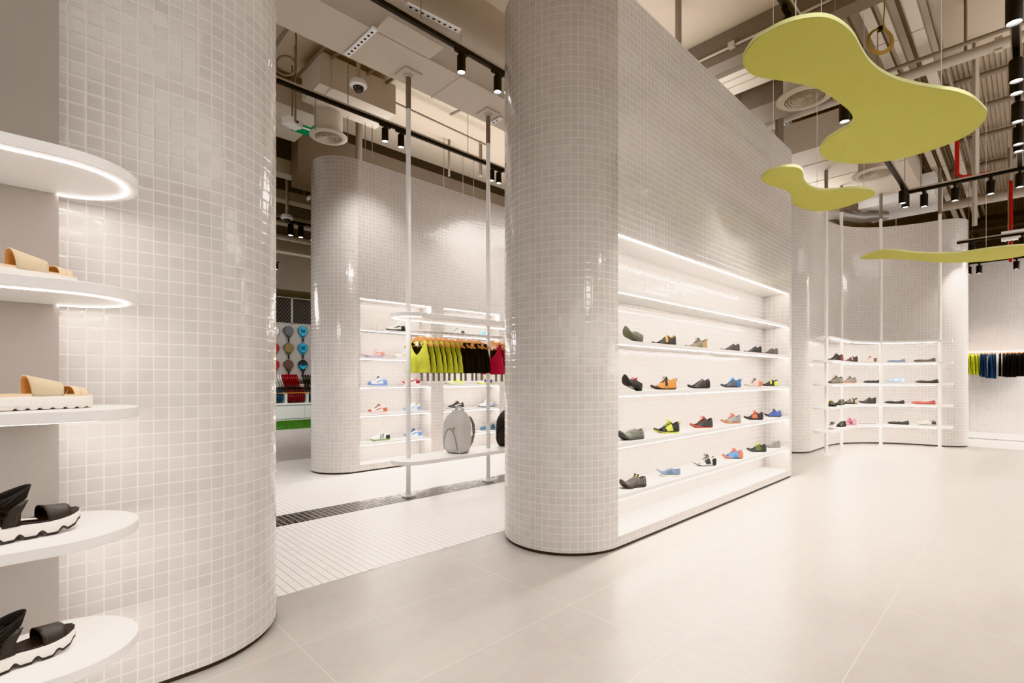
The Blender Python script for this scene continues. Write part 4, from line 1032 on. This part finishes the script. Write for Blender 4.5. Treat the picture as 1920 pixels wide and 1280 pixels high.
# ------------------------------------------------------------------ felt ceiling clouds
def cloud(name_lab, pts, z, cables, th=.026):
    sm = smooth_closed([tuple(on_z(px, py, z)[:2]) for px, py in pts], 5)
    c = Vector((sum(p[0] for p in sm)/len(sm), sum(p[1] for p in sm)/len(sm)))
    t = thing('felt_cloud', name_lab, 'ceiling panel', (c.x, c.y, z), 0, 'green felt clouds')
    loc = [(p[0]-c.x, p[1]-c.y) for p in sm]
    MB().prism(loc, 0, th, bev=.0015).build('felt_panel', M_felt, t, smooth=30)
    o2 = inset(loc, -.0012); mb = MB(); mb.loft([[(x, y, .0025) for x, y in o2], [(x, y, th-.002) for x, y in o2]], 0, True, False); mb.build('lit_edge_band', M_felt_e, t, smooth=30)  # outer band carries the painted lit rim
    for (px, py, zt_) in cables:
        p = on_z(px, py, z+th)
        MB().cyl((p.x-c.x, p.y-c.y, th-.002), (p.x-c.x, p.y-c.y, zt_-z), .0022, n=6).build('suspension_cable', M_clear, t)
    return t
sc1 = lambda L_, ox, oy, s: [(ox+x/s, oy+y/s) for x, y in L_]
cloud('large chartreuse felt cloud hanging nearest, above the shoe niche', sc1([(385, 330), (440, 235), (520, 180), (620, 130), (720, 103), (810, 95), (880, 110), (945, 150), (995, 205), (1035, 280), (1080, 345), (1140, 395), (1220, 435), (1330, 465), (1450, 485), (1550, 500), (1630, 530), (1690, 580), (1718, 620), (1700, 665), (1640, 720), (1560, 765), (1460, 805), (1350, 840), (1200, 875), (1050, 893), (920, 888), (845, 870), (808, 835), (815, 800), (850, 760), (920, 715), (970, 685), (988, 650), (970, 610), (930, 575), (870, 530), (800, 490), (720, 465), (620, 445), (520, 430), (450, 415), (405, 380)], 1260, 0, 2.909), 3.0, [(1492, 44, 4.6), (1765, 172, 4.615), (1540, 110, 4.6)])
cloud('small chartreuse felt cloud hanging beside the end of the niche wall', sc1([(100, 200), (140, 160), (220, 130), (310, 122), (370, 135), (392, 170), (395, 215), (430, 255), (500, 282), (600, 285), (700, 275), (800, 275), (870, 288), (888, 310), (860, 335), (780, 365), (680, 400), (560, 425), (470, 428), (390, 412), (330, 385), (310, 360), (308, 320), (270, 285), (200, 262), (130, 235)], 1400, 280, 3.692), 3.0, [(1532, 355, 3.965), (1450, 325, 4.615), (1620, 362, 4.795)])
cloud('farthest chartreuse felt cloud seen edge-on before the far wall', sc1([(790, 757), (850, 725), (930, 703), (1020, 700), (1120, 712), (1230, 720), (1350, 722), (1500, 715), (1650, 692), (1800, 674), (1930, 665), (2050, 670), (2090, 692), (2020, 715), (1930, 735), (1800, 757), (1650, 775), (1500, 783), (1350, 783), (1220, 774), (1100, 762), (950, 758)], 1400, 280, 3.692), 3.0, [(1849, 466, 5.18), (1680, 474, 4.45)])

# ------------------------------------------------------------------ ceiling
struct(MB().box(-6, 4.95, -8, 3.42, 4.62, 4.9).build('ceiling', M_ceil), 'plain plastered ceiling over the aisle')
struct(MB().box(-6, 22, 3.42, 7.55, 5.1, 5.4).build('ceiling_back', M_ceil), 'high ceiling above the bra rack')
struct(MB().box(4.95, 8.4, -8, 3.42, 5.2, 5.4).build('ceiling_right', M_ceil), 'high plastered ceiling above the green clouds')
dk = MB(); rows = []
for k in range(0, 228):
    y = -8 + .05*k
    for yy, z in ((y, 5.2), (y+.022, 5.2), (y+.028, 5.213), (y+.044, 5.213)): rows.append([(8.4, yy, z), (22, yy, z)])
dk.loft(rows, 0, False, False); dk.box(8.4, 22, -8, 3.5, 5.3, 5.35)
struct(dk.build('ceiling_deck', mat('corrugated_deck', '#a89a8a', .6, vary=.05)), 'corrugated metal deck of the far ceiling')
struct(MB().box(-6, 22, 7.55, 24, 4.95, 5.2).build('ceiling_far', M_dark), 'dark ceiling void above the racket corner')
struct(MB().box(2.9, 22, 7.55, 7.8, 4.1, 4.95).box(5.2, 22, 7.6, 7.8, 0, 4.1).build('beam', M_brown), 'taupe beam above the back wall')
struct(MB().box(-6, 16, 13.6, 14.8, 3.52, 4.95).build('beam', M_brown), 'taupe soffit above the wire mesh panels')
struct(MB().box(19, 19.3, -8, 7.5, 0, 5.3).build('wall_outer', M_brown), 'taupe wall far behind the right clothes bay')
for k, (y, z, hh_) in enumerate([(7.9, 4.32, .22), (9.0, 4.30, .16), (10.3, 4.28, .16), (11.6, 4.30, .05), (12.7, 4.25, .05)]):
    struct(MB().box(-4, 7, y, y+(.22 if k < 3 else .06), z, z+hh_).build('beam', M_pipe_l), 'pale beam across the dark ceiling, %s from the gap' % ORD[k])
struct(MB().box(4.95, 5.12, -8, 3.42, 4.33, 5.2).build('beam', M_brown), 'deep taupe beam at the edge of the plain ceiling')

DG = 'ceiling ducts'
def duct(label, x0, x1, y0, y1, z0, z1, seams=(), axis=0, m=None, name='air_duct', extra=None):
    t = thing(name, label, 'air duct', (x0, y0, z0), 0, DG)
    mb = MB().box(0, x1-x0, 0, y1-y0, 0, z1-z0)
    if extra: 
        for b in extra: mb.box(*b)
    mb.build('duct_body', m or M_duct, t)
    for s in seams:
        e = .008; f = MB()
        if axis == 0: f.box(s-x0-.012, s-x0+.012, -e, y1-y0+e, -e, z1-z0)
        else: f.box(-e, x1-x0+e, s-y0-.012, s-y0+.012, -e, z1-z0)
        f.build('flange', m or M_duct, t)
    return t
duct('long pale ceiling duct over the bra rack with notched plate', -2, 7.5, 4.03, 4.55, 4.28, 4.7, (3.2, 4.6), extra=[(4.22, 4.80, -.24, .005, 0, .015)])
duct('broad pale duct beside the round air diffuser', -2, 2.83, 6.55, 7.5, 4.66, 5.0, (1.5,))
duct('square duct box behind the dome camera', 2.45, 3.45, 5.72, 6.25, 4.62, 5.0, (2.6,))
duct('pale ceiling duct behind the taupe beam with slot grooves', 5.30, 5.72, 1.5, 3.3, 4.38, 4.7, (2.4,), 1, extra=[(.10, .13, 0, 1.8, -.012, 0), (.24, .27, 0, 1.8, -.012, 0)])
duct('brown duct crossing above the first round diffuser', 5.86, 6.3, 1.5, 3.3, 4.22, 4.55, (2.3,), 1, M_brown)
duct('pale boxed duct feeding the first round diffuser', 5.9, 6.45, 1.52, 2.1, 4.56, 4.98, (), 0)
duct('wide pale duct feeding the far round diffuser', 8.0, 11.0, 1.25, 2.7, 4.45, 4.9, (8.6, 9.4), 0)
duct('white sloping duct end above the far curved wall', 11.2, 12.4, 1.1, 2.2, 4.36, 4.75, (), 0, M_white)
def diffuser(label, px, py, z, r, drum_h):
    p = on_z(px, py, z)
    t = thing('air_diffuser', label, 'air diffuser', p, 0, 'round air diffusers')
    MB().lathe([(r*.74, .012), (r*.74, drum_h)], 32).build('drum', M_duct, t, smooth=40)
    MB().lathe([(r*.70, -.01), (r*.78, -.018), (r, .0), (r, .01), (r*.74, .014)], 36, cap=False).build('flange', M_white if False else M_duct, t, smooth=50)
    rg = MB()
    for k in range(6):
        a = r*(.66-.112*k); rg.lathe([(a, -.014+.003*k), (a-.034*r, .002+.003*k)], 36, cap=False)
    rg.build('louvre_rings', M_duct, t, smooth=50, solid=.003)
    MB().lathe([(r*.76, .013), (0, .013)], 24, cap=False).build('throat', M_black, t)  # black disc stands in for the shade between the rings
diffuser('round ceiling diffuser on a drum behind the black light track', 616, 257, 4.32, .235, .36)
diffuser('round ceiling diffuser beside the large green cloud', 1508, 184, 3.98, .25, .26)
diffuser('far round ceiling diffuser between the two green clouds', 1642, 326, 3.98, .27, .48)

# tracks and spotlights
GT, GS = 'light tracks', 'cylinder spotlights'
def track(label, p0, p1, z, hang=None):
    p0, p1 = Vector(p0), Vector(p1); t = thing('light_track', label, 'light track', (p0.x, p0.y, z), math.atan2(p1.y-p0.y, p1.x-p0.x), GT); L_ = (p1-p0).length
    MB().box(0, L_, -.018, .018, 0, .034).build('track_body', M_black, t)
    MB().box(0, L_, -.026, .026, .034, .052).build('carrier_profile', M_pipe_l, t)
    n = max(2, int(L_/1.6)+1)
    if hang:
        for k in range(n):
            x = .15+(L_-.3)*k/(n-1); MB().cyl((x, 0, .052), (x, 0, hang-z), .004, n=6).build('suspension_rod', M_pipe, t)
    return t
track('black light track crossing in front of the duct, over the first rack pole', (-1, 3.56), (7.4, 3.56), 4.15, 5.1)
track('black light track behind the rack poles, below the dome camera', (-1, 5.22), (7.8, 5.22), 4.15, 5.1)
track('black light track in the far dark ceiling above the rackets', (1, 9.4), (8, 9.4), 4.05, 4.95)
track('long black light track along the niche wall above the big cloud', (-2, 1.02), (7.72, 1.02), 3.45, 4.6)
track('black light track closing the far end of the suspended loop', (7.75, 1.04), (7.75, -.6), 3.45, 5.2)
track('black light track running along the picture edge, lined with spotlights', (-2, .05), (7.70, .05), 3.45, 4.6)
track('black light track before the far clothes bay', (11.25, .82), (11.25, -3.5), 3.45, 5.2)
track('black light track farthest back above the clothes bay', (13.45, .9), (13.45, -3.5), 3.45, 5.2)
SPOTS = 0
def spotlight(label, x, y, z, power=40, tilt=(0, 0), r=.0385, h=.15, cone=95, blend=.9, lean=False):
    """z is the underside of the track; tilt=(dx,dy) aims the lamp"""
    global SPOTS
    t = thing('spotlight', label, 'spotlight', (x, y, z), 0, GS)
    MB().box(-.07, .07, -.017, .017, -.022, 0).build('adapter', M_black, t)
    MB().cyl((0, 0, -.022), (0, 0, -.045), .008, n=8).build('stem', M_black, t)
    ax_ = Vector((tilt[0], tilt[1], -1)).normalized(); q = ax_.to_track_quat('-Z', 'Y').to_matrix().to_4x4(); M_ = Matrix.Translation((0, 0, -.045)) @ (q if lean else Matrix.Identity(4))
    def tr(mb): mb.v = [tuple(M_ @ Vector(v)) for v in mb.v]; return mb
    tr(MB().lathe([(0, 0), (r*.94, 0), (r, -.004), (r, -h), (r*.90, -h), (r*.86, -h+.014), (0, -h+.014)], 24, cap=False)).build('barrel', M_black, t, smooth=40)
    tr(MB().lathe([(r*.85, -h+.012), (r*.6, -h+.008), (0, -h+.007)], 20, cap=False)).build('lens', M_lens, t, smooth=40)
    l = bpy.data.lights.new('spot_beam', 'SPOT'); l.energy = power*.55; l.spot_size = R(cone); l.spot_blend = blend; l.shadow_soft_size = .035; l.color = (1, .972, .945)
    lo = bpy.data.objects.new('spot_beam', l); C.objects.link(lo); lo.location = Vector((x, y, z)) + (M_ @ Vector((0, 0, -h-.012))); lo.rotation_euler = q.to_euler()
    SPOTS += 1; return t
def sp_on_y(px, y, z): d = ray(px, 100); return y*d[0]/d[1]
for k, px in enumerate((865, 933)): spotlight('black spotlight on the track before the duct, %s from the first rack pole' % ORD[k], sp_on_y(px, 3.56, 4.1), 3.56, 4.15, 60)
for k, px in enumerate((722, 752, 922, 935)): spotlight('black spotlight on the track behind the rack poles, %s from the round diffuser' % ORD[k], sp_on_y(px, 5.22, 4.1), 5.22, 4.15, 34, (0, .25))
for k, px in enumerate((545, 564)): spotlight('black spotlight hanging in the dark ceiling, %s from the near wall' % ORD[k], sp_on_y(px, 9.4, 4.1), 9.4, 4.05, 120, (0, .5), .05, .2)
spotlight('black tilted spotlight below the white access point in the gap', 3.42, 10.33, 3.95, 150, (-.3, .6), .05, .18, lean=True)
spotlight('small black spotlight deep in the dark ceiling above the mesh panels', 4.25, 12.4, 3.95, 120, (0, .3), .05, .14)
for k, X_ in enumerate((3.36, 4.72, 4.92, 7.42, 7.62)): spotlight('black spotlight over the niche wall track, %s from the entrance' % ORD[k], X_, 1.02, 3.45, 55, (.15, .45 if k in (1, 3) else .1))
for k, Y_ in enumerate((.86, .58, .28)): spotlight('black spotlight on the far end of the loop, %s from the corner' % ORD[k], 7.75, Y_, 3.45, 55, (.25, 0))
for k, (dep_) in enumerate((2.9, 3.47, 3.62, 4.02, 4.41, 4.55, 5.4)): spotlight('black spotlight in the row at the picture edge, %s from the camera' % ORD[k], (dep_-.05*FW[1])/FW[0], .05, 3.45, 42, (.1, -.1 if k % 2 else .2))
for k, px in enumerate((1822, 1917)): d = ray(px, 400); spotlight('black spotlight before the far clothes bay, %s from the curved wall' % ORD[k], 11.25, 11.25*d[1]/d[0], 3.45, 70, (.5, 0), .045)
for k, px in enumerate((1816, 1836, 1906)): d = ray(px, 400); spotlight('black spotlight above the clothes bay, %s from the curved wall' % ORD[k], 13.45, 13.45*d[1]/d[0], 3.45, 80, (.35, 0), .045)

# pipes, trays, conduits, cameras
GP = 'ceiling pipes and conduits'
def pipe(label, pts, r, m=None, nm='pipe', cat='pipe', clips=(), n=10):
    t = thing(nm, label, cat, pts[0], 0, GP); p0 = Vector(pts[0])
    MB().tube([Vector(p)-p0 for p in pts], r, n).build('pipe_run', m or M_pipe, t, smooth=50)
    for c in clips:
        q = Vector(c)-p0; MB().box(q.x-.03, q.x+.03, q.y-.03, q.y+.03, q.z-r-.01, q.z+r+.02).build('pipe_clip', m or M_pipe, t)
    return t
def tray(label, y0, y1, z, x0, x1, m=None, tagc=None):
    t = thing('cable_tray', label, 'cable tray', (x0, y0, z), 0, 'cable trays'); w = y1-y0; L_ = x1-x0
    MB().box(0, L_, 0, w, 0, .006).build('tray_base', m or M_duct, t)
    for y in (0, w-.006): MB().box(0, L_, y, y+.006, .006, .075).build('tray_side', m or M_pipe, t)
    j = MB()
    for k in range(1, int(L_/1.5)): j.box(1.5*k-.004, 1.5*k+.004, -.004, w+.004, -.003, .05)
    j.build('joint', M_pipe, t)
    if tagc:
        for a in tagc: MB().box(a-x0, a-x0+.22, .01, w-.01, -.004, 0).build('red_marker', M_red, t)
    return t
tray('pale cable tray with seams nearest the picture edge', .735, .835, 4.8, 5.13, 18)
tray('pale cable tray with red marker beside the cable coil', 1.06, 1.15, 4.8, 5.13, 18, None, (5.5,))
tray('narrow pale cable tray between the two wide trays', .95, 1.0, 4.78, 5.13, 18)
tray('taupe cable tray nearest the niche wall', 1.28, 1.34, 4.86, 5.2, 16, M_pipe)
pipe('slim conduit beside the pale seamed tray', [(5.13, .66, 4.86), (17, .66, 4.86)], .022, M_pipe)
pipe('slim double conduit beyond the wide trays', [(5.13, .90, 4.95), (17, .90, 4.95)], .018, M_pipe)
pipe('thick pale pipe crossing under the cable trays', [(7.13, 2.6, 4.6), (7.13, -6, 4.6)], .055, M_pipe_l, clips=[(7.13, 1.4, 4.6), (7.13, .2, 4.6)])
pipe('thin taupe pipe alongside the thick crossing pipe', [(6.98, 2.6, 4.66), (6.98, -6, 4.66)], .022, M_pipe)
pipe('pale conduit clipped along the deep taupe beam', [(4.935, 3.3, 4.43), (4.935, -6, 4.43)], .013, M_pipe_l, clips=[(4.935, 2.0, 4.43), (4.935, .9, 4.43)])
for k, x in enumerate((8.9, 9.9, 11.1, 12.6)): pipe('taupe purlin under the corrugated deck, %s from the crossing pipe' % ORD[k], [(x, 3.2, 5.12), (x, -6, 5.12)], .035, M_pipe, nm='purlin', cat='beam')
pipe('bare tube strut standing on the niche wall by the big cloud', [(4.24, 2.2, 3.95), (4.24, 2.2, 4.62)], .028)
pipe('bare tube strut on the niche wall near its far end', [(5.95, 2.25, 3.95), (5.95, 2.25, 5.2)], .035)
pipe('square strut standing behind the niche wall end', [(6.9, 2.2, 3.3), (6.9, 2.2, 5.2)], .05, n=4)
pipe('slanted brace behind the niche wall end', [(6.2, 2.75, 5.15), (6.9, 2.2, 4.5)], .03, n=4)
pipe('threaded rod by the crossing pipe', [(7.13, .45, 4.65), (7.13, .45, 5.2)], .014)
for k, (x, y) in enumerate(((8.05, .42), (10.3, .55), (12.3, .2))): pipe('pale steel drop post under the far ceiling, %s from the loop of tracks' % ORD[k], [(x, y, 3.5 if k else 3.55), (x, y, 5.2)], .032, M_pipe_l, nm='drop_post', cat='post', n=4)
pipe('red sprinkler pipe bending above the far tracks', [(9.9, .72, 5.1), (9.9, .72, 4.22), (9.95, .66, 4.17), (10.3, -.6, 4.17)], .026, M_red, nm='sprinkler_pipe')
pipe('red vertical sprinkler drop over the clothes bay', [(12.2, .19, 4.6), (12.2, .19, 3.2)], .024, M_red, nm='sprinkler_pipe')
pipe('silver round pipe behind the far tracks', [(12.9, 1.2, 4.55), (12.9, -5, 4.55)], .09, M_pipe_l)
pipe('dark steel beam far behind the tracks', [(15.5, 2, 4.7), (15.5, -5, 4.7)], .14, M_dark, n=4)
pipe('dark roof truss chord behind the far tracks', [(14.3, 2, 4.3), (14.3, -5, 4.3)], .05, M_dark, n=4)
pipe('silver flexible pipe above the curved wall', [(10.6, 2.9, 4.25), (11.0, 2.5, 4.3), (11.3, 2.2, 4.22), (11.8, 1.9, 4.3)], .10, M_steel)
duct('slotted white linear grille above the far clothes bay', 11.8, 11.95, -3.5, .3, 3.52, 3.66, [-.05*k for k in range(-5, 18)], 1, M_white, 'linear_grille')
t = thing('cable_coil', 'coil of yellow-brown cable hanging above the large green cloud', 'cable', on_z(1650, 76, 4.3), 0); mb = MB()
cw = mat('tan_cable', '#a98a52', .6, vary=.15)
for k in range(4):
    r = .10+.007*k; mb.tube([((r)*math.cos(a)*FW[1]+.006*k, -(r)*math.cos(a)*FW[0], r*math.sin(a)) for a in [2*PI*q/30 for q in range(30)]], .0055, 6, closed=True)
mb.build('coil', cw, t, smooth=60); MB().tube([(.02, -.02, .11), (.03, -.03, .3), (.03, -.02, .55), (.02, 0, .88)], .006, 6).build('cable_tail', cw, t, smooth=60)
MB().box(-.012, .012, -.02, .02, .085, .125).build('tape_wrap', M_black, t)
# middle zone : conduits and hangers seen through the gap
for k, (a, b) in enumerate((((514, 88), (548, 40)), ((560, 140), (616, 80)), ((590, 130), (648, 90)), ((672, 152), (712, 120)), ((645, 206), (752, 138)), ((845, 215), (880, 198)))):
    p, q = on_z(*a, 4.98), on_z(*b, 4.98); pipe('grey conduit under the back ceiling, %s from the near wall' % ORD[k], [p, q], .02)
for k, (a, b) in enumerate((((710, 178), (912, 272)), ((514, 140), (560, 158)))):
    p, q = on_z(*a, 4.9), on_z(*b, 4.9); pipe('long slim conduit above the rack, ' + ('crossing behind both poles' if k == 0 else 'beside the near wall'), [p, q], .014)
for k, (px, y0, y1, yy, r) in enumerate(((554, 40, 228, 6.0, .012), (632, 80, 146, 6.0, .03), (672, 100, 157, 4.9, .016), (842, 200, 330, 6.6, .02), (901, 213, 330, 6.3, .03), (673, 215, 306, 7.0, .05), (905, 5, 114, 4.75, .035))):
    p, q = on_y(px, y0, yy), on_y(px, y1, yy); p.z = min(max(p.z, 4.0), 5.1); q.x, q.y = p.x, p.y
    if k == 2: continue
    pipe('vertical %s tube below the back ceiling, %s across the gap' % ('thin' if r < .02 else 'thick', ORD[k]), [p, q], r)
for k, (px, yy) in enumerate(((591, 6.0), (652, 6.2), (685, 6.2), (698, 6.2), (832, 6.6), (868, 6.8), (888, 6.8))):
    p = on_y(px, 200, yy); pipe('thin hanger rod dropping from the back ceiling, %s across the gap' % ORD[k], [(p.x, p.y, 4.2), (p.x, p.y, 5.1)], .005)
def ring_cable(label, px, py, y, r, m):
    p = on_y(px, py, y); t = thing('cable_coil', label, 'cable', p); mb = MB()
    mb.tube([(r*math.cos(a)*.8, -r*math.cos(a)*.6, r*math.sin(a)) for a in [2*PI*q/28 for q in range(28)]], .012, 6, closed=True); mb.build('coil', m, t, smooth=60)
    MB().tube([(r*.8, -r*.6, 0), (r*.82, -r*.6, .3), (r*.78, -r*.6, 4.95-p.z)], .010, 6).build('cable_tail', m, t, smooth=60)
ring_cable('grey coiled cable hanging beside the near wall', 536, 123, 5.6, .105, M_pipe)
def channel(label, a, b, z, w=.05, d=.02):
    p, q = on_z(*a, z), on_z(*b, z); L_ = (q-p).length; t = thing('slotted_channel', label, 'steel channel', p, math.atan2(q.y-p.y, q.x-p.x), 'slotted steel channels')
    MB().box(0, L_, -w/2, w/2, 0, d).build('channel_body', M_white, t); mb = MB()
    n = int(L_/.06)
    for k in range(n): mb.box(.03+.06*k, .055+.06*k, -w/5, w/5, -.001, .0005)
    mb.build('slot', M_dark, t)  # dark patches painted for the shade inside the punched holes
    return t
channel('slotted white steel channel fixed below the duct', (650, 105), (704, 55), 4.255)
channel('long slotted white steel channel above the first light track', (762, 10), (862, 60), 4.6)
channel('short slotted steel channel by the second rack pole', (921, 232), (940, 222), 4.255)
def dome_camera(label, p, s=1.0, top=5.1):
    t = thing('dome_camera', label, 'security camera', p, 0, 'dome cameras')
    MB().cyl((0, 0, .06*s), (0, 0, top-p[2]), .022*s, n=14).build('pendant_pole', M_pipe_l, t, smooth=40)
    MB().lathe([(.03*s, .06*s), (.075*s, .055*s), (.088*s, .03*s), (.088*s, .0), (.07*s, -.012*s)], 24).build('housing', M_clear, t, smooth=40)
    MB().lathe([(.056*s*math.cos(R(a)), -.012*s-.056*s*math.sin(R(a))) for a in range(0, 91, 10)], 20).build('dome', mat('smoked_dome', '#2a2522', .08, coat=1), t, smooth=60)
dome_camera('white dome camera on a pendant in front of the duct box', on_y(672, 162, 4.9), 1.0)
dome_camera('white dome camera hanging in the dark ceiling of the gap', on_y(538, 410, 9.0), 1.15, 4.95)
dome_camera('white dome camera half hidden by the back wall end', on_y(585, 375, 8.6), 1.0, 4.95)
p = on_y(571, 386, 9.2); t = thing('access_point', 'white rounded access point on a pendant in the gap', 'access point', p)
MB().prism([(x*.24, y*.12) for x, y in arc(0, 0, 1, 0, 350, 28)], 0, .07, bev=.02).build('housing', M_white, t, smooth=40); MB().cyl((0, 0, .07), (0, 0, 4.95-p.z), .02, n=10).build('pendant_pole', M_pipe_l, t, smooth=40)
p = on_y(570, 241, 6.9); t = thing('exit_sign', 'green emergency exit sign with white arrow under the broad duct', 'exit sign', p)
MB().box(-.16, .16, 0, .03, -.07, .09).build('sign_box', mat('exit_green', '#1f8a5a', .5), t)
mb = MB(); mb.box(-.05, .10, -.003, 0, -.006, .018); mb.add([(-.12, -.002, .006), (-.05, -.002, -.04), (-.05, -.002, .052)], [(0, 1, 2)]); mb.build('arrow', M_paper, t)
MB().cyl((0, .015, .09), (0, .015, 4.66-p.z), .006, n=6).build('hanger_rod', M_pipe, t)
p = on_y(548, 232, 6.4); t = thing('wall_speaker', 'small white projector unit at the edge of the near wall', 'ceiling unit', p, R(20))
MB().box(-.10, .10, -.07, .07, -.03, .05).build('housing', M_clear, t); MB().lathe([(.022, -.0), (.022, .012), (0, .012)], 14, (0.0, -.08, 0)).build('lens', M_black, t); MB().cyl((0, 0, .05), (0, 0, 5.1-p.z), .01, n=8).build('pendant_pole', M_pipe, t)

# ------------------------------------------------------------------ light, camera
def area(loc, size, size_y, power, rot=(0, 0, 0), col=(1, .975, .948)):
    l = bpy.data.lights.new('fill_area', 'AREA'); l.shape = 'RECTANGLE'; l.size, l.size_y, l.energy, l.color = size, size_y, power, col  # added fill light, no fixture belongs to it
    o = bpy.data.objects.new('fill_area', l); C.objects.link(o); o.location = loc; o.rotation_euler = rot; return o
area((3.0, -3.0, 4.4), 4.0, 3.0, 45)
area((.2, -1.2, 4.4), 3.0, 2.0, 22)
for x, y, p_ in ((-.4, .2, 26), (1.2, -.4, 30), (.6, 1.1, 16), (2.6, .4, 30), (2.2, -1.8, 40), (4.4, -1.6, 40), (6.4, -1.4, 40), (1.5, 4.7, 72)):
    l = bpy.data.lights.new('fill_spot', 'SPOT'); l.energy = p_*1.4; l.spot_size = R(115); l.spot_blend = 1; l.shadow_soft_size = .22; l.color = (1, .975, .948)  # unseen spots added to light the floor and lower walls
    lo = bpy.data.objects.new('fill_spot', l); C.objects.link(lo); lo.location = (x, y, 3.4)
area((9.5, -4.0, 4.4), 5.0, 3.0, 110)
area((6.6, -2.6, 3.0), 2.0, 2.0, 70, (PI, 0, 0))  # upward fill out of view, added to lift the right ceiling
area((1.2, 8.6, 3.6), 1.0, 1.0, 45)
area((14.0, -3.0, 3.9), 1.4, 2.4, 170)
area((6.2, 4.4, 3.9), 1.6, 1.4, 34)  # fill hidden behind the middle wall, added for the rack zone
area((7.4, 11.0, 3.2), 1.4, 1.2, 42, (R(70), 0, R(28)))  # this and the next: hidden fills added to brighten the racket wall
area((2.2, 11.2, 3.2), 1.2, 1.2, 42, (R(70), 0, R(-35)))
# unseen uplights added above the free-standing walls to brighten the ceiling
for loc, sx, sy, p_ in (((4.9, 2.45, 3.99), 3.2, .7, 9), ((5.6, 6.27, 3.99), 4.6, .6, 34), ((-1.2, 2.8, 3.99), 2.4, .7, 18), ((10.4, 3.0, 3.99), 1.5, .4, 35)): area(loc, sx, sy, p_, (PI, 0, 0))
w = bpy.data.worlds.new('world'); bpy.context.scene.world = w; w.use_nodes = True
w.node_tree.nodes['Background'].inputs[0].default_value = (1, .98, .96, 1); w.node_tree.nodes['Background'].inputs[1].default_value = .6

cam = bpy.data.cameras.new('camera'); co = bpy.data.objects.new('camera', cam); C.objects.link(co)
cam.sensor_width = 36; cam.lens = FOC/1920*36; cam.shift_y = (PY0-640)/1920; cam.clip_start = .05
co.location = (0, 0, EYE); co.rotation_euler = (PI/2, 0, HEAD - PI/2)
sc = bpy.context.scene; sc.camera = co
sc.view_settings.view_transform = 'Khronos PBR Neutral'; sc.view_settings.exposure = .56
sc.cycles.max_bounces = 8; sc.cycles.diffuse_bounces = 6; sc.cycles.glossy_bounces = 3; sc.cycles.sample_clamp_indirect = 6
